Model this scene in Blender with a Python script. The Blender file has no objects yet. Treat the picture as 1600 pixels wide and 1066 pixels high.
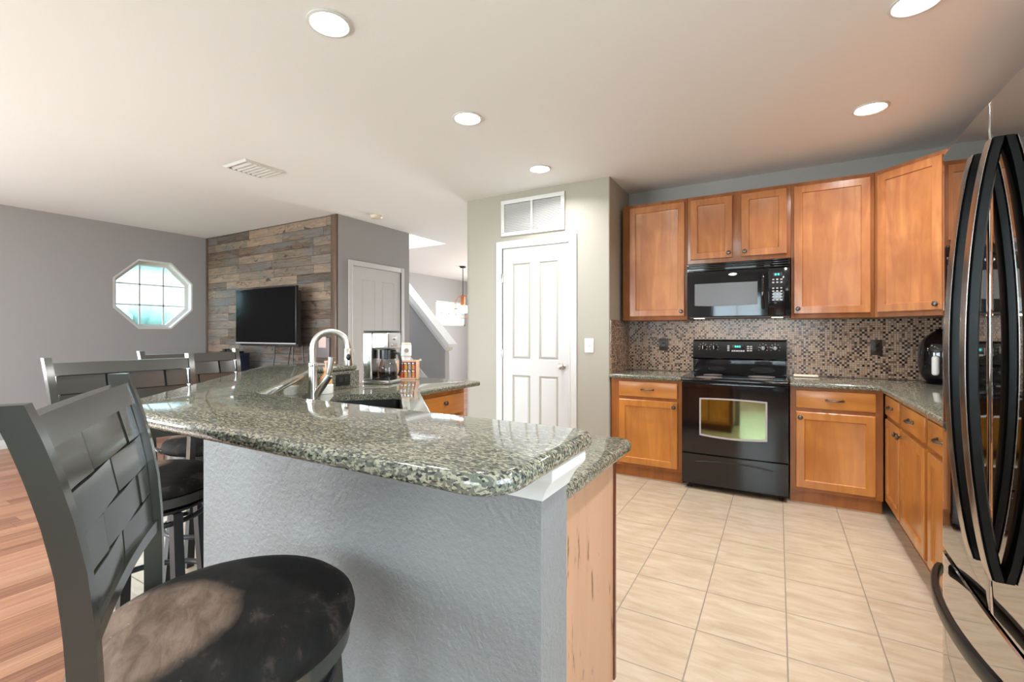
import bpy, bmesh, math, random
from mathutils import Vector, Matrix
from mathutils.geometry import delaunay_2d_cdt

random.seed(7)
S = bpy.context.scene
COL = S.collection
PI = math.pi
H = 2.70                                   # ceiling height

# ------------------------------------------------------------------ camera, world, large lights, exposure
cam_d = bpy.data.cameras.new('camera')
cam_d.lens = 36 * 722.76 / 1600
cam_d.sensor_width = 36
cam_d.shift_y = -12.2 / 1600
cam_d.clip_start = 0.02
cam = bpy.data.objects.new('camera', cam_d)
cam.location = (0, 0, 1.2802)
cam.rotation_euler = (PI / 2, 0, 0.5215)
COL.objects.link(cam)
S.camera = cam

W = bpy.data.worlds.new('sky')
S.world = W
W.use_nodes = True
W.node_tree.nodes['Background'].inputs[0].default_value = (0.88, 0.95, 1.0, 1)
W.node_tree.nodes['Background'].inputs[1].default_value = 7.0

S.view_settings.view_transform = 'Standard'
S.view_settings.look = 'None'
S.view_settings.exposure = 0.25
S.view_settings.gamma = 1.0
S.view_settings.use_curve_mapping = False


def daylight(name, loc, rot, sx, sy, power, color=(0.95, 0.975, 1.0)):
    l = bpy.data.lights.new(name, 'AREA')
    l.shape = 'RECTANGLE'; l.size = sx; l.size_y = sy; l.energy = power; l.color = color
    o = bpy.data.objects.new(name, l)
    o.location = loc; o.rotation_euler = rot
    COL.objects.link(o)
    return o


# daylight lamps added at unseen openings and the hall end, plus the stair skylight
daylight('added_daylight_patio', (-5.0, -2.93, 1.1), (PI / 2, 0, 0), 3.2, 2.0, 185)
daylight('added_daylight_left', (-7.35, -1.5, 1.4), (PI / 2, 0, -PI / 2), 1.8, 1.5, 120)  # added to light the living room from the left
daylight('added_daylight_rear', (-0.5, -2.93, 1.5), (PI / 2, 0, 0), 2.2, 1.2, 30)
daylight('added_daylight_bar_end', (1.22, .2, 1.5), (PI / 2, 0, PI / 2), 1.3, 1.2, 26)  # added to light the end of the bar
daylight('added_daylight_hall', (-4.0, 10.9, 1.2), (-PI / 2, 0, 0), 2.4, 2.0, 260)  # added at the unseen hall end to brighten the hall
daylight('daylight_skylight', (-6.0, 5.42, 4.45), (0, 0, 0), 2.4, 0.8, 60)

# ------------------------------------------------------------------ node helpers
class NT:
    def __init__(s, name):
        s.m = bpy.data.materials.new(name)
        s.m.use_nodes = True
        s.t = s.m.node_tree
        s.p = s.t.nodes['Principled BSDF']
        s.out = s.t.nodes['Material Output']
    def n(s, typ, ins=None, **props):
        nd = s.t.nodes.new('ShaderNode' + typ)
        for k, v in props.items(): setattr(nd, k, v)
        for k, v in (ins or {}).items(): s.set(nd.inputs[k], v)
        return nd
    def set(s, sock, v):
        if isinstance(v, bpy.types.NodeSocket): s.t.links.new(v, sock)
        else: sock.default_value = v
    def P(s, **kw):
        for k, v in kw.items(): s.set(s.p.inputs[k.replace('_', ' ')], v)
        return s
    def pos(s): return s.n('NewGeometry').outputs['Position']
    def obj(s): return s.n('TexCoord').outputs['Object']
    def mapping(s, vec, sc=(1, 1, 1), loc=(0, 0, 0), rot=(0, 0, 0)):
        return s.n('Mapping', {'Vector': vec, 'Scale': sc, 'Location': loc, 'Rotation': rot}).outputs[0]
    def math(s, op, a, b=0.0):
        return s.n('Math', {0: a, 1: b}, operation=op).outputs[0]
    def sep(s, v):
        o = s.n('SeparateXYZ', {0: v}).outputs
        return o[0], o[1], o[2]
    def comb(s, x, y, z=0.0): return s.n('CombineXYZ', {0: x, 1: y, 2: z}).outputs[0]
    def noise(s, vec, scale=5, detail=3, rough=.5, dist=0.0):
        return s.n('TexNoise', {'Vector': vec, 'Scale': scale, 'Detail': detail, 'Roughness': rough, 'Distortion': dist}).outputs['Fac']
    def white(s, vec): return s.n('TexWhiteNoise', {'Vector': vec}, noise_dimensions='3D').outputs['Value']
    def ramp(s, fac, stops, interp='LINEAR'):
        r = s.n('ValToRGB', {0: fac})
        cr = r.color_ramp; cr.interpolation = interp
        while len(cr.elements) < len(stops): cr.elements.new(.5)
        for e, (p, c) in zip(cr.elements, stops):
            e.position = p; e.color = (*c, 1) if len(c) == 3 else c
        return r.outputs[0]
    def mix(s, f, a, b, mode='MIX'):
        m = s.n('Mix', data_type='RGBA', blend_type=mode)
        s.set(m.inputs['Factor'], f)
        for k, v in ((6, a), (7, b)):
            s.set(m.inputs[k], (*v, 1) if isinstance(v, tuple) and len(v) == 3 else v)
        return m.outputs[2]
    def bump(s, h, strength=.2, dist=.01):
        s.set(s.p.inputs['Normal'], s.n('Bump', {'Height': h, 'Strength': strength, 'Distance': dist}).outputs[0])
        return s


def simple(name, c, rough=.5, metal=0.0, coat=0.0, spec=None):
    m = NT(name)
    m.P(Base_Color=(*c, 1), Roughness=rough, Metallic=metal)
    if coat: m.P(Coat_Weight=coat, Coat_Roughness=.05)
    if spec is not None: m.set(m.p.inputs['Specular IOR Level'], spec)
    return m.m


def emis(name, c, s):
    m = NT(name)
    m.P(Base_Color=(*c, 1), Emission_Color=(*c, 1), Emission_Strength=s)
    return m.m


def m_paint(name, c, b=.12, sc=90, rough=.55):
    m = NT(name)
    m.P(Base_Color=(*c, 1), Roughness=rough)
    m.bump(m.noise(m.pos(), sc, 3, .6), b, .006)
    return m.m


def m_wood(name, c1, c2, rough=.3, along='z'):
    m = NT(name)
    sc = {'z': (9, 9, 1.1), 'x': (1.1, 9, 9), 'y': (9, 1.1, 9)}[along]
    v = m.mapping(m.obj(), sc)
    g = m.noise(v, 1.3, 5, .55, 1.2)
    big = m.noise(m.obj(), 3.1, 2, .5, .8)
    col = m.mix(m.ramp(g, [(.3, (0, 0, 0)), (.72, (1, 1, 1))]), c1, c2)
    dark = tuple(x * .72 for x in c1)
    col = m.mix(m.math('MULTIPLY', m.ramp(big, [(.35, (1, 1, 1)), (.62, (0, 0, 0))]), .45), col, dark)
    m.P(Base_Color=col, Roughness=rough, Coat_Weight=.25, Coat_Roughness=.15)
    return m.m


def m_granite(name, dark, mid, light, s=1.0):
    m = NT(name)
    v = m.mapping(m.pos(), (150 * s, 340 * s, 260 * s), rot=(0, .25, .6))
    d = m.noise(m.pos(), 70, 3, .6)
    v2 = m.n('VectorMath', {0: v, 1: m.comb(m.math('MULTIPLY', d, 2.4), d, d)}, operation='ADD').outputs[0]
    vo = m.n('TexVoronoi', {'Vector': v2, 'Scale': 1.0, 'Randomness': 1.0}, feature='F1')
    cell = m.sep(vo.outputs['Color'])[0]
    n = m.noise(m.pos(), 120 * s, 4, .7)
    f = m.math('ADD', m.math('MULTIPLY', cell, .62), m.math('MULTIPLY', n, .48))
    col = m.ramp(f, [(.0, dark), (.32, tuple(x * 1.5 for x in dark)), (.42, mid), (.62, mid), (.72, light), (.92, tuple(x * 1.15 for x in light))])
    m.P(Base_Color=col, Roughness=.06, Coat_Weight=0.0)
    m.set(m.p.inputs['Specular IOR Level'], .62)
    return m.m


def m_tile():
    m = NT('floor_tile')
    p = m.pos()
    x, y, z = m.sep(p)
    T = .3378
    u = m.math('DIVIDE', m.math('SUBTRACT', x, .0333), T)
    w = m.math('DIVIDE', m.math('SUBTRACT', y, .0993), T)
    fu, fw = m.math('FRACT', u), m.math('FRACT', w)
    e = m.math('MINIMUM', m.math('MINIMUM', fu, m.math('SUBTRACT', 1.0, fu)), m.math('MINIMUM', fw, m.math('SUBTRACT', 1.0, fw)))
    g = m.n('MapRange', {0: e, 1: .006, 2: .010}).outputs[0]
    idv = m.comb(m.math('FLOOR', u), m.math('FLOOR', w), 0.0)
    rnd = m.white(idv)
    vv = m.n('VectorMath', {0: p, 1: m.comb(m.math('MULTIPLY', rnd, 9), m.math('MULTIPLY', rnd, 5), 0.0)}, operation='ADD').outputs[0]
    n = m.noise(m.mapping(vv, (2.2, 9, 5)), 2.2, 4, .6, .6)
    c = m.ramp(n, [(.3, (.45, .355, .25)), (.5, (.51, .415, .305)), (.72, (.57, .485, .38))])
    col = m.mix(g, (.26, .215, .165), c)
    m.P(Base_Color=col, Roughness=m.math('SUBTRACT', .55, m.math('MULTIPLY', g, .28)))
    m.bump(g, .25, .003)
    return m.m


def m_planks(name, stops, h, L, axis, gap=.012, rough=.5, grain=(1.2, 30), bumpy=.25, streak=.55, knots=False):
    """boards: rows across, random lengths along the given axis (x runs along x on a wall, y along y on a floor)"""
    m = NT(name)
    x, y, z = m.sep(m.pos())
    a, b = (x, z) if axis == 'x' else (y, x)
    r = m.math('DIVIDE', b, h)
    row = m.math('FLOOR', r)
    off = m.math('MULTIPLY', m.white(m.comb(row, 3.0, 1.0)), 7.3)
    u = m.math('ADD', m.math('DIVIDE', a, L), off)
    uid = m.math('FLOOR', u)
    rnd = m.white(m.comb(row, uid, 5.0))
    rnd2 = m.white(m.comb(uid, row, 11.0))
    fr, fu = m.math('FRACT', r), m.math('FRACT', u)
    e1 = m.math('MULTIPLY', m.math('MINIMUM', fr, m.math('SUBTRACT', 1.0, fr)), h)
    e2 = m.math('MULTIPLY', m.math('MINIMUM', fu, m.math('SUBTRACT', 1.0, fu)), L)
    g = m.n('MapRange', {0: m.math('MINIMUM', e1, e2), 1: 0.0, 2: gap * .25}).outputs[0]
    gv = m.comb(m.math('ADD', m.math('MULTIPLY', a, grain[0]), m.math('MULTIPLY', rnd, 31)), m.math('MULTIPLY', b, grain[1]), m.math('MULTIPLY', rnd2, 17))
    n = m.noise(gv, 1.6, 6, .65, 1.0)
    f = m.math('ADD', m.math('MULTIPLY', rnd, 1 - streak), m.math('MULTIPLY', n, streak))
    f = m.n('MapRange', {0: f, 1: .16, 2: .84}).outputs[0]
    base = m.ramp(f, stops)
    if knots:
        kv = m.comb(m.math('ADD', m.math('MULTIPLY', a, 4.2), m.math('MULTIPLY', rnd, 13)), m.math('MULTIPLY', b, 11), m.math('MULTIPLY', rnd2, 7))
        k1 = m.noise(kv, 1.5, 3, .6, .7)
        base = m.mix(m.ramp(k1, [(.58, (0, 0, 0)), (.70, (.9, .9, .9))]), base, (.022, .014, .010))
        k2 = m.noise(m.comb(m.math('MULTIPLY', a, .9), m.math('MULTIPLY', b, 5.0), rnd), 1.7, 2, .5, .5)
        base = m.mix(m.ramp(k2, [(.50, (0, 0, 0)), (.68, (.75, .75, .75))]), base, (.115, .118, .118))
    col = m.mix(g, tuple(c * .35 for c in stops[0][1]), base)
    m.P(Base_Color=col, Roughness=rough)
    m.bump(m.math('ADD', m.math('MULTIPLY', g, .8), m.math('MULTIPLY', n, .3)), bumpy, .004)
    return m.m


def m_mosaic():
    m = NT('mosaic_tile')
    x, y, z = m.sep(m.pos())
    s = .0168
    u = m.math('DIVIDE', m.math('ADD', x, y), s)
    w = m.math('DIVIDE', z, s)
    fu, fw = m.math('FRACT', u), m.math('FRACT', w)
    iu, iw = m.math('FLOOR', u), m.math('FLOOR', w)
    e = m.math('MINIMUM', m.math('MINIMUM', fu, m.math('SUBTRACT', 1.0, fu)), m.math('MINIMUM', fw, m.math('SUBTRACT', 1.0, fw)))
    g = m.n('MapRange', {0: e, 1: .05, 2: .10}).outputs[0]
    chk = m.math('MULTIPLY', m.math('FRACT', m.math('MULTIPLY', m.math('ADD', iu, iw), .5)), .9)
    rnd = m.white(m.comb(iu, iw, 2.0))
    f = m.math('ADD', m.math('MULTIPLY', rnd, .72), m.math('MULTIPLY', chk, .62))
    c = m.ramp(f, [(0, (.016, .009, .007)), (.22, (.035, .018, .013)), (.31, (.16, .092, .06)), (.40, (.36, .24, .16)), (.75, (.50, .365, .265)), (1, (.40, .28, .20))])
    col = m.mix(g, (.13, .085, .06), c)
    m.P(Base_Color=col, Roughness=.22)
    m.bump(g, .2, .002)
    return m.m


def m_glass(name, tint=(1, 1, 1), rough=0.0, gloss=(1, 1, 1)):
    m = NT(name)
    tr = m.n('BsdfTransparent', {0: (*tint, 1)})
    gl = m.n('BsdfGlossy', {'Color': (*gloss, 1), 'Roughness': rough})
    fc = m.n('LayerWeight', {0: .5}).outputs['Facing']
    fr = m.math('ADD', .04, m.math('MULTIPLY', m.math('POWER', fc, 5.0), .8))
    mx = m.n('MixShader', {0: fr, 1: tr.outputs[0], 2: gl.outputs[0]})
    m.t.links.new(mx.outputs[0], m.out.inputs[0])
    return m.m


def m_seat():
    m = NT('brown_patch_suede')
    o = m.obj()
    n = m.noise(o, 7, 5, .65, .8)
    n2 = m.noise(m.mapping(o, (14, 40, 20), rot=(0, 0, .6)), 1.0, 4, .7, .6)
    f = m.math('ADD', m.math('MULTIPLY', n, .7), m.math('MULTIPLY', n2, .3))
    col = m.ramp(f, [(.40, (.006, .0055, .0055)), (.56, (.013, .011, .010)), (.64, (.05, .038, .031)), (.74, (.12, .092, .072))])
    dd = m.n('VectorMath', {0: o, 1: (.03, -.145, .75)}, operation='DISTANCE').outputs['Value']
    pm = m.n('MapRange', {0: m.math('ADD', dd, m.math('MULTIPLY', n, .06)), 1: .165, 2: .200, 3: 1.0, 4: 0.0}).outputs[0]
    col = m.mix(m.math('MULTIPLY', pm, .92), col, m.ramp(n2, [(.3, (.105, .068, .048)), (.7, (.23, .16, .118))]))  # brown patch towards the back of the seat
    sp = m.noise(o, 95, 2, .5)
    col = m.mix(m.ramp(sp, [(.76, (0, 0, 0)), (.79, (1, 1, 1))]), col, (.42, .40, .36))
    m.P(Base_Color=col, Roughness=.75)
    m.set(m.p.inputs['Specular IOR Level'], .18)
    m.bump(n2, .25, .004)
    return m.m


def m_panel_wood():
    m = NT('scratched_end_panel')
    o = m.obj()
    g = m.noise(m.mapping(o, (10, 10, 1.2)), 1.4, 4, .55, .8)
    col = m.mix(g, (.46, .25, .15), (.58, .35, .225))
    sc = m.noise(m.mapping(o, (26, 26, 4.5)), 1.0, 4, .7, .3)
    col = m.mix(m.ramp(sc, [(.60, (0, 0, 0)), (.66, (1, 1, 1))]), col, (.17, .085, .05))
    m.P(Base_Color=col, Roughness=.42)
    return m.m


M = dict(
    ceiling=m_paint('ceiling_paint', (.80, .805, .81), .10, 55, .7),
    wall=m_paint('grey_wall_paint', (.335, .328, .326), .16, 120),
    wall_warm=m_paint('warm_grey_wall_paint', (.37, .345, .295), .14, 120),
    knee=m_paint('textured_knee_wall_paint', (.215, .213, .213), .75, 70),
    white=simple('white_trim_paint', (.66, .66, .65), .35),
    door=simple('white_door_paint', (.60, .60, .60), .4),
    tile=m_tile(),
    floor_wood=m_planks('laminate_floor', [(0, (.08, .032, .020)), (.3, (.24, .098, .055)), (.6, (.42, .20, .115)), (1, (.60, .36, .24))], .125, 1.2, 'y', .006, .33, (.8, 36), .1, .76),
    planks=m_planks('reclaimed_plank', [(0, (.018, .013, .011)), (.25, (.066, .043, .030)), (.42, (.135, .088, .060)), (.55, (.15, .122, .10)), (.75, (.26, .175, .118)), (1, (.38, .275, .195))], .112, .80, 'x', .016, .7, (2.6, 26), .5, .66, True),
    plank_trim=m_wood('plank_wall_trim', (.075, .042, .024), (.15, .09, .055), .55),
    mosaic=m_mosaic(),
    granite=m_granite('polished_granite', (.019, .024, .021), (.115, .118, .095), (.29, .28, .21)),
    wood=m_wood('honey_maple', (.43, .150, .028), (.62, .26, .058), .28),
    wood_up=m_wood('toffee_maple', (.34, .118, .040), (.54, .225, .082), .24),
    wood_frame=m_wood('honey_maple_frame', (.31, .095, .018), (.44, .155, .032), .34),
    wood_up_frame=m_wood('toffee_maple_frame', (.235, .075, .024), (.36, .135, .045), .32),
    wood_h=m_wood('honey_maple_drawer', (.45, .16, .03), (.63, .265, .06), .32, 'x'),
    wood_hy=m_wood('honey_maple_drawer_side', (.45, .16, .03), (.63, .265, .06), .32, 'y'),
    wood_dark=m_wood('dark_stained_maple', (.11, .022, .010), (.17, .038, .014), .35),
    end_panel=m_panel_wood(),
    black=simple('gloss_black', (.006, .006, .007), .07, spec=.6),
    black_side=simple('satin_black', (.010, .010, .011), .32),
    black_matte=simple('matte_black', (.012, .012, .012), .6),
    fridge=simple('black_mirror_steel', (.43, .415, .405), .035, 1.0),
    handle_black=simple('handle_black', (.004, .004, .004), .3, spec=.3),
    handle_reflection=simple('handle_reflection', (.50, .44, .40), .22, 1.0),  # reflection on the outer handle faces, put into a paler colour
    fridge_side=simple('black_textured_steel', (.02, .02, .02), .4),
    ovenglass=simple('coated_oven_glass', (.33, .40, .22), .05, 1.0),
    mwglass=simple('microwave_window_glass', (.13, .13, .135), .3, 0.0, spec=.5),
    steel=simple('brushed_steel', (.62, .61, .59), .26, 1.0),
    nickel=simple('brushed_nickel', (.60, .56, .52), .28, 1.0),
    pewter=simple('dark_pewter', (.16, .15, .145), .32, 1.0),
    chrome=simple('bright_chrome', (.78, .78, .78), .12, 1.0),
    stool=simple('olive_black_painted_wood', (.034, .034, .028), .17, spec=.8),
    stool_metal=simple('black_painted_metal', (.012, .012, .013), .4),
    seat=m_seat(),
    plastic_white=simple('white_plastic', (.78, .77, .74), .35),
    plastic_brown=simple('brown_plastic', (.035, .018, .012), .35),
    grey_light=simple('light_grey_frame', (.45, .42, .43), .3),
    grey_plate=simple('grey_metal_plate', (.15, .13, .135), .45),
    pinkwhite=simple('pale_pink_plate', (.62, .46, .42), .5),
    copper=simple('orange_copper', (.62, .20, .07), .35, .3),
    paleorange=simple('pale_orange_frame', (.75, .45, .30), .4),
    spice_red=simple('red_spice', (.45, .06, .02), .4),
    spice_yellow=simple('yellow_spice', (.60, .30, .06), .4),
    spice_grey=simple('grey_spice', (.35, .30, .27), .4),
    navy=simple('navy_lacquer', (.010, .017, .040), .3),
    screen=simple('tv_screen', (.002, .002, .0025), .12, spec=.12),
    lampglow=emis('lamp_lens', (1, .97, .92), 14),
    tealglow=emis('teal_display', (.05, .75, .62), 1.6),
    bulbglow=emis('pendant_bulb', (1, .86, .72), 5),
    amber=simple('amber_soap', (.70, .36, .14), .25),
    pane=m_glass('window_pane', (.82, .955, 1.0)),
    glass=m_glass('carafe_glass', (.55, .55, .55), .02),
    coffee=simple('coffee', (.02, .008, .004), .1),
    grass=simple('lawn', (.16, .26, .09), .9),
    leaf=simple('hedge_leaf', (.27, .38, .36), .8),
    siding=simple('white_siding', (.80, .82, .84), .6),
    rooftile=simple('grey_roof', (.35, .36, .38), .8),
    cream=simple('cream_wood', (.72, .64, .52), .4),
    carpet=simple('pale_stair_carpet', (.45, .45, .46), .9),
)

# ------------------------------------------------------------------ mesh helpers
class MB:
    def __init__(s): s.b = bmesh.new()
    def box(s, x0, x1, y0, y1, z0, z1, bev=0, seg=2, mat=None):
        x0, x1 = min(x0, x1), max(x0, x1); y0, y1 = min(y0, y1), max(y0, y1); z0, z1 = min(z0, z1), max(z0, z1)
        r = bmesh.ops.create_cube(s.b, size=1.0)
        vs = r['verts']
        for v in vs:
            v.co = Vector(((x0 + x1) / 2 + v.co.x * (x1 - x0), (y0 + y1) / 2 + v.co.y * (y1 - y0), (z0 + z1) / 2 + v.co.z * (z1 - z0)))
        if bev:
            es = list({e for v in vs for e in v.link_edges})
            r2 = bmesh.ops.bevel(s.b, geom=es, offset=bev, segments=seg, affect='EDGES', profile=.5)
            vs = [v for v in r2['verts']] + [v for v in vs if v.is_valid]
        if mat is not None:
            for v in {v for v in vs if v.is_valid}: v.co = mat @ v.co
        return s
    def face(s, pts): s.b.faces.new([s.b.verts.new(p) for p in pts]); return s
    def loft(s, rings, close=True, cap=True):
        """rings of equal point count, joined in order"""
        R = [[s.b.verts.new(p) for p in r] for r in rings]
        n = len(R[0])
        for a, c in zip(R, R[1:]):
            for i in range(n if close else n - 1):
                j = (i + 1) % n
                s.b.faces.new((a[i], a[j], c[j], c[i]))
        if cap and close:
            s.b.faces.new(R[0][::-1]); s.b.faces.new(R[-1])
        return s
    def prism(s, poly, z0, z1):
        return s.loft([[(x, y, z0) for x, y in poly], [(x, y, z1) for x, y in poly]])
    def prism_y(s, poly, y0, y1):
        return s.loft([[(x, y0, z) for x, z in poly], [(x, y1, z) for x, z in poly]])
    def prism_x(s, poly, x0, x1):
        return s.loft([[(x0, y, z) for y, z in poly], [(x1, y, z) for y, z in poly]])
    def tube(s, pts, r, n=12, closed=False, r_end=None):
        pts = [Vector(p) for p in pts]
        rings = []
        N = len(pts); prev = None
        for i, p in enumerate(pts):
            if closed: t = pts[(i + 1) % N] - pts[i - 1]
            else: t = pts[min(i + 1, N - 1)] - pts[max(i - 1, 0)]
            t.normalize()
            if prev is None:
                up = Vector((0, 0, 1)) if abs(t.z) < .9 else Vector((1, 0, 0))
                a = t.cross(up).normalized()
            else:
                a = (prev - t * prev.dot(t)).normalized()
            prev = a
            b2 = t.cross(a)
            rr = r if r_end is None else r + (r_end - r) * i / (N - 1)
            rings.append([p + (a * math.cos(2 * PI * k / n) + b2 * math.sin(2 * PI * k / n)) * rr for k in range(n)])
        if closed: rings.append(rings[0])
        return s.loft(rings, cap=not closed)
    def lathe(s, prof, cx=0, cy=0, n=32, axis='z', c=None):
        """prof: (radius, height) pairs, spun about an axis through (cx, cy) or point c"""
        c = Vector(c) if c is not None else Vector((cx, cy, 0))
        rings = []
        for r, h in prof:
            ring = []
            for k in range(n):
                a = 2 * PI * k / n
                u, w = max(r, 1e-5) * math.cos(a), max(r, 1e-5) * math.sin(a)
                d = {'z': (u, w, h), 'x': (h, u, w), 'y': (w, h, u)}[axis]
                ring.append(c + Vector(d))
            rings.append(ring)
        return s.loft(rings)
    def sphere(s, c, r, sz=(1, 1, 1), n=16):
        return s.lathe([(r * math.sin(PI * i / n) , -r * math.cos(PI * i / n) * sz[2]) for i in range(n + 1)], c=c, n=n * 2)
    def xf(s, mat):
        for v in s.b.verts: v.co = mat @ v.co
        return s
    def rot(s, a, c=(0, 0)):
        T = Matrix.Translation((c[0], c[1], 0))
        return s.xf(T @ Matrix.Rotation(a, 4, 'Z') @ T.inverted())


OFF = {}


def obj(name, mb, m, parent=None, loc=None, angle=35):
    """link the collected shape as ONE mesh; below a thing the world coordinates become local ones"""
    off = Vector((0, 0, 0))
    if parent is not None: off = OFF.get(parent.name, Vector((0, 0, 0)))
    elif loc is not None: off = Vector(loc)
    b = mb.b
    bmesh.ops.remove_doubles(b, verts=b.verts, dist=1e-6)
    bmesh.ops.recalc_face_normals(b, faces=b.faces)
    for v in b.verts: v.co -= off
    me = bpy.data.meshes.new(name)
    b.to_mesh(me); b.free()
    for p in me.polygons: p.use_smooth = True
    me.set_sharp_from_angle(angle=math.radians(angle))
    me.materials.append(M[m] if isinstance(m, str) else m)
    o = bpy.data.objects.new(name, me)
    COL.objects.link(o)
    if parent is not None: o.parent = parent
    elif loc is not None: o.location = loc
    OFF[o.name] = off
    return o


def tag(o, label, cat, group=None, kind=None):
    o['label'] = label; o['category'] = cat
    if group: o['group'] = group
    if kind: o['kind'] = kind
    return o


def thing(name, label, cat, loc=(0, 0, 0), rz=0, group=None, local=False):
    o = bpy.data.objects.new(name, None)
    o.empty_display_size = .1
    o.location = loc; o.rotation_euler = (0, 0, rz)
    COL.objects.link(o)
    tag(o, label, cat, group)
    OFF[o.name] = Vector((0, 0, 0)) if local else Vector(loc)
    return o


def struct(name, mb, m, label=None, cat=None):
    o = obj(name, mb, m)
    o['kind'] = 'structure'
    o['label'] = label or name.replace('_', ' '); o['category'] = cat or name.split('_')[0]
    return o


def copy_tree(o, parent=None):
    c = o.copy(); COL.objects.link(c)
    if parent is not None: c.parent = parent
    OFF[c.name] = OFF.get(o.name, Vector((0, 0, 0)))
    for ch in list(o.children): copy_tree(ch, c)
    return c


def fillet(poly, radii, n=7):
    out = []
    N = len(poly)
    for i, (p, r) in enumerate(zip(poly, radii)):
        P, A, B = Vector(p), Vector(poly[i - 1]), Vector(poly[(i + 1) % N])
        if r <= 0: out.append(tuple(P)); continue
        u, v = (A - P).normalized(), (B - P).normalized()
        ang = u.angle(v)
        d = r / math.tan(ang / 2)
        c = P + (u + v).normalized() * (r / math.sin(ang / 2))
        a, b = P + u * d - c, P + v * d - c
        t0 = math.atan2(a.y, a.x); t1 = math.atan2(b.y, b.x)
        dt = (t1 - t0 + PI) % (2 * PI) - PI
        out += [(c.x + r * math.cos(t0 + dt * k / n), c.y + r * math.sin(t0 + dt * k / n)) for k in range(n + 1)]
    return out


def inset(poly, d):
    N = len(poly); out = []
    area = sum(poly[i - 1][0] * poly[i][1] - poly[i][0] * poly[i - 1][1] for i in range(N))
    sg = 1 if area > 0 else -1
    for i in range(N):
        P, A, B = Vector(poly[i]), Vector(poly[i - 1]), Vector(poly[(i + 1) % N])
        e1, e2 = (P - A).normalized(), (B - P).normalized()
        n1, n2 = Vector((-e1.y, e1.x)) * sg, Vector((-e2.y, e2.x)) * sg
        k = n1 + n2
        k = k / max(k.length_squared / 2, .3)
        out.append(tuple(P + k * d))
    return out


def tri_fill(mb, loop, z, holes=()):
    pts = [Vector(p) for p in loop]; edges = [(i, (i + 1) % len(loop)) for i in range(len(loop))]
    for h in holes:
        k = len(pts); pts += [Vector(p) for p in h]; edges += [(k + i, k + (i + 1) % len(h)) for i in range(len(h))]
    v, e, f, *_ = delaunay_2d_cdt(pts, edges, [], 1 if not holes else 0, 1e-7)
    def inside(p, L):
        c = False
        for i in range(len(L)):
            (x1, y1), (x2, y2) = L[i - 1], L[i]
            if (y1 > p.y) != (y2 > p.y) and p.x < (x2 - x1) * (p.y - y1) / (y2 - y1) + x1: c = not c
        return c
    V = [mb.b.verts.new((p.x, p.y, z)) for p in v]
    for fc in f:
        c = sum((v[i] for i in fc), Vector((0, 0))) / len(fc)
        if not inside(c, loop) or any(inside(c, h) for h in holes): continue
        mb.b.faces.new([V[i] for i in fc])


def slab(poly, z0, z1, r, holes=(), n=5):
    """stone slab with rounded edges"""
    mb = MB(); rings = []
    for k in range(n + 1):
        a = PI / 2 * k / n
        rings.append((r * (1 - math.sin(a)), z0 + r * (1 - math.cos(a))))
    for k in range(n + 1):
        a = PI / 2 * k / n
        rings.append((r * (1 - math.cos(a)), z1 - r * (1 - math.sin(a))))
    mb.loft([[(x, y, z) for x, y in inset(poly, d)] for d, z in rings], cap=False)
    tri_fill(mb, inset(poly, rings[-1][0]), z1, holes); tri_fill(mb, inset(poly, rings[0][0]), z0, holes)
    for h in holes: mb.loft([[(x, y, z0) for x, y in h], [(x, y, z1) for x, y in h]], cap=False)
    bmesh.ops.remove_doubles(mb.b, verts=mb.b.verts, dist=1e-5)
    return mb


def panel_face(mb, x0, x1, z0, z1, y, t, frame, rec, bevel=.015, panels=None):
    """framed front seen from -y: outer front plane at y, body t thick behind it, recessed flat panel"""
    c = .004
    def R(x0, x1, z0, z1, yy): return [(x0, yy, z0), (x1, yy, z0), (x1, yy, z1), (x0, yy, z1)]
    rings = [R(x0, x1, z0, z1, y + t), R(x0, x1, z0, z1, y + c), R(x0 + c, x1 - c, z0 + c, z1 - c, y)]
    f = frame
    rings += [R(x0 + f, x1 - f, z0 + f, z1 - f, y), R(x0 + f + bevel * .35, x1 - f - bevel * .35, z0 + f + bevel * .35, z1 - f - bevel * .35, y + rec * .75), R(x0 + f + bevel, x1 - f - bevel, z0 + f + bevel, z1 - f - bevel, y + rec)]
    mb.loft(rings)
    return mb


def turned(mb, a, c):
    """turn a front built facing -y to another way about the point c"""
    return mb.rot(a, c)

# ------------------------------------------------------------------ the setting
XL, XR, YB, YN, YF = -7.42, 1.28, 4.69, -3.0, 11.0
struct('floor', MB().box(XL, XR, YN, YF, -.06, -.003), 'floor_wood', 'reddish wood laminate floor of the living room', 'floor')
tile_poly = [(XR, YB), (-2.85, YB), (-2.85, YF), (-3.9, YF), (-3.9, 1.6), (-2.9, .87), (-2.25, .82), (-1.25, -.28), (XR, -.28)]
mbt = MB(); tri_fill(mbt, tile_poly, 0.0); tri_fill(mbt, tile_poly, -.0028)
mbt.loft([[(x, y, -.0028) for x, y in tile_poly], [(x, y, 0) for x, y in tile_poly]], cap=False)
struct('floor', mbt, 'tile', 'beige square tile floor of the kitchen', 'floor')
mb = MB()
hx0, hx1, hy0, hy1 = XL, -4.575, 4.99, 5.86
mb.box(XL, XR, YN, hy0, H, H + .12); mb.box(XL, XR, hy1, YF, H, H + .12); mb.box(hx1, XR, hy0, hy1, H, H + .12)
struct('ceiling', mb, 'ceiling', 'white textured ceiling', 'ceiling')
mb = MB()
mb.box(XL - .1, hx1 + .1, hy1, hy1 + .1, H + .12, 4.5); mb.box(XL - .1, hx1 + .1, hy0 - .1, hy0, H + .12, 4.5)
mb.box(hx1, hx1 + .1, hy0, hy1, H + .12, 4.5); mb.box(XL - .1, XL, hy0, hy1, H, 4.5)
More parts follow.
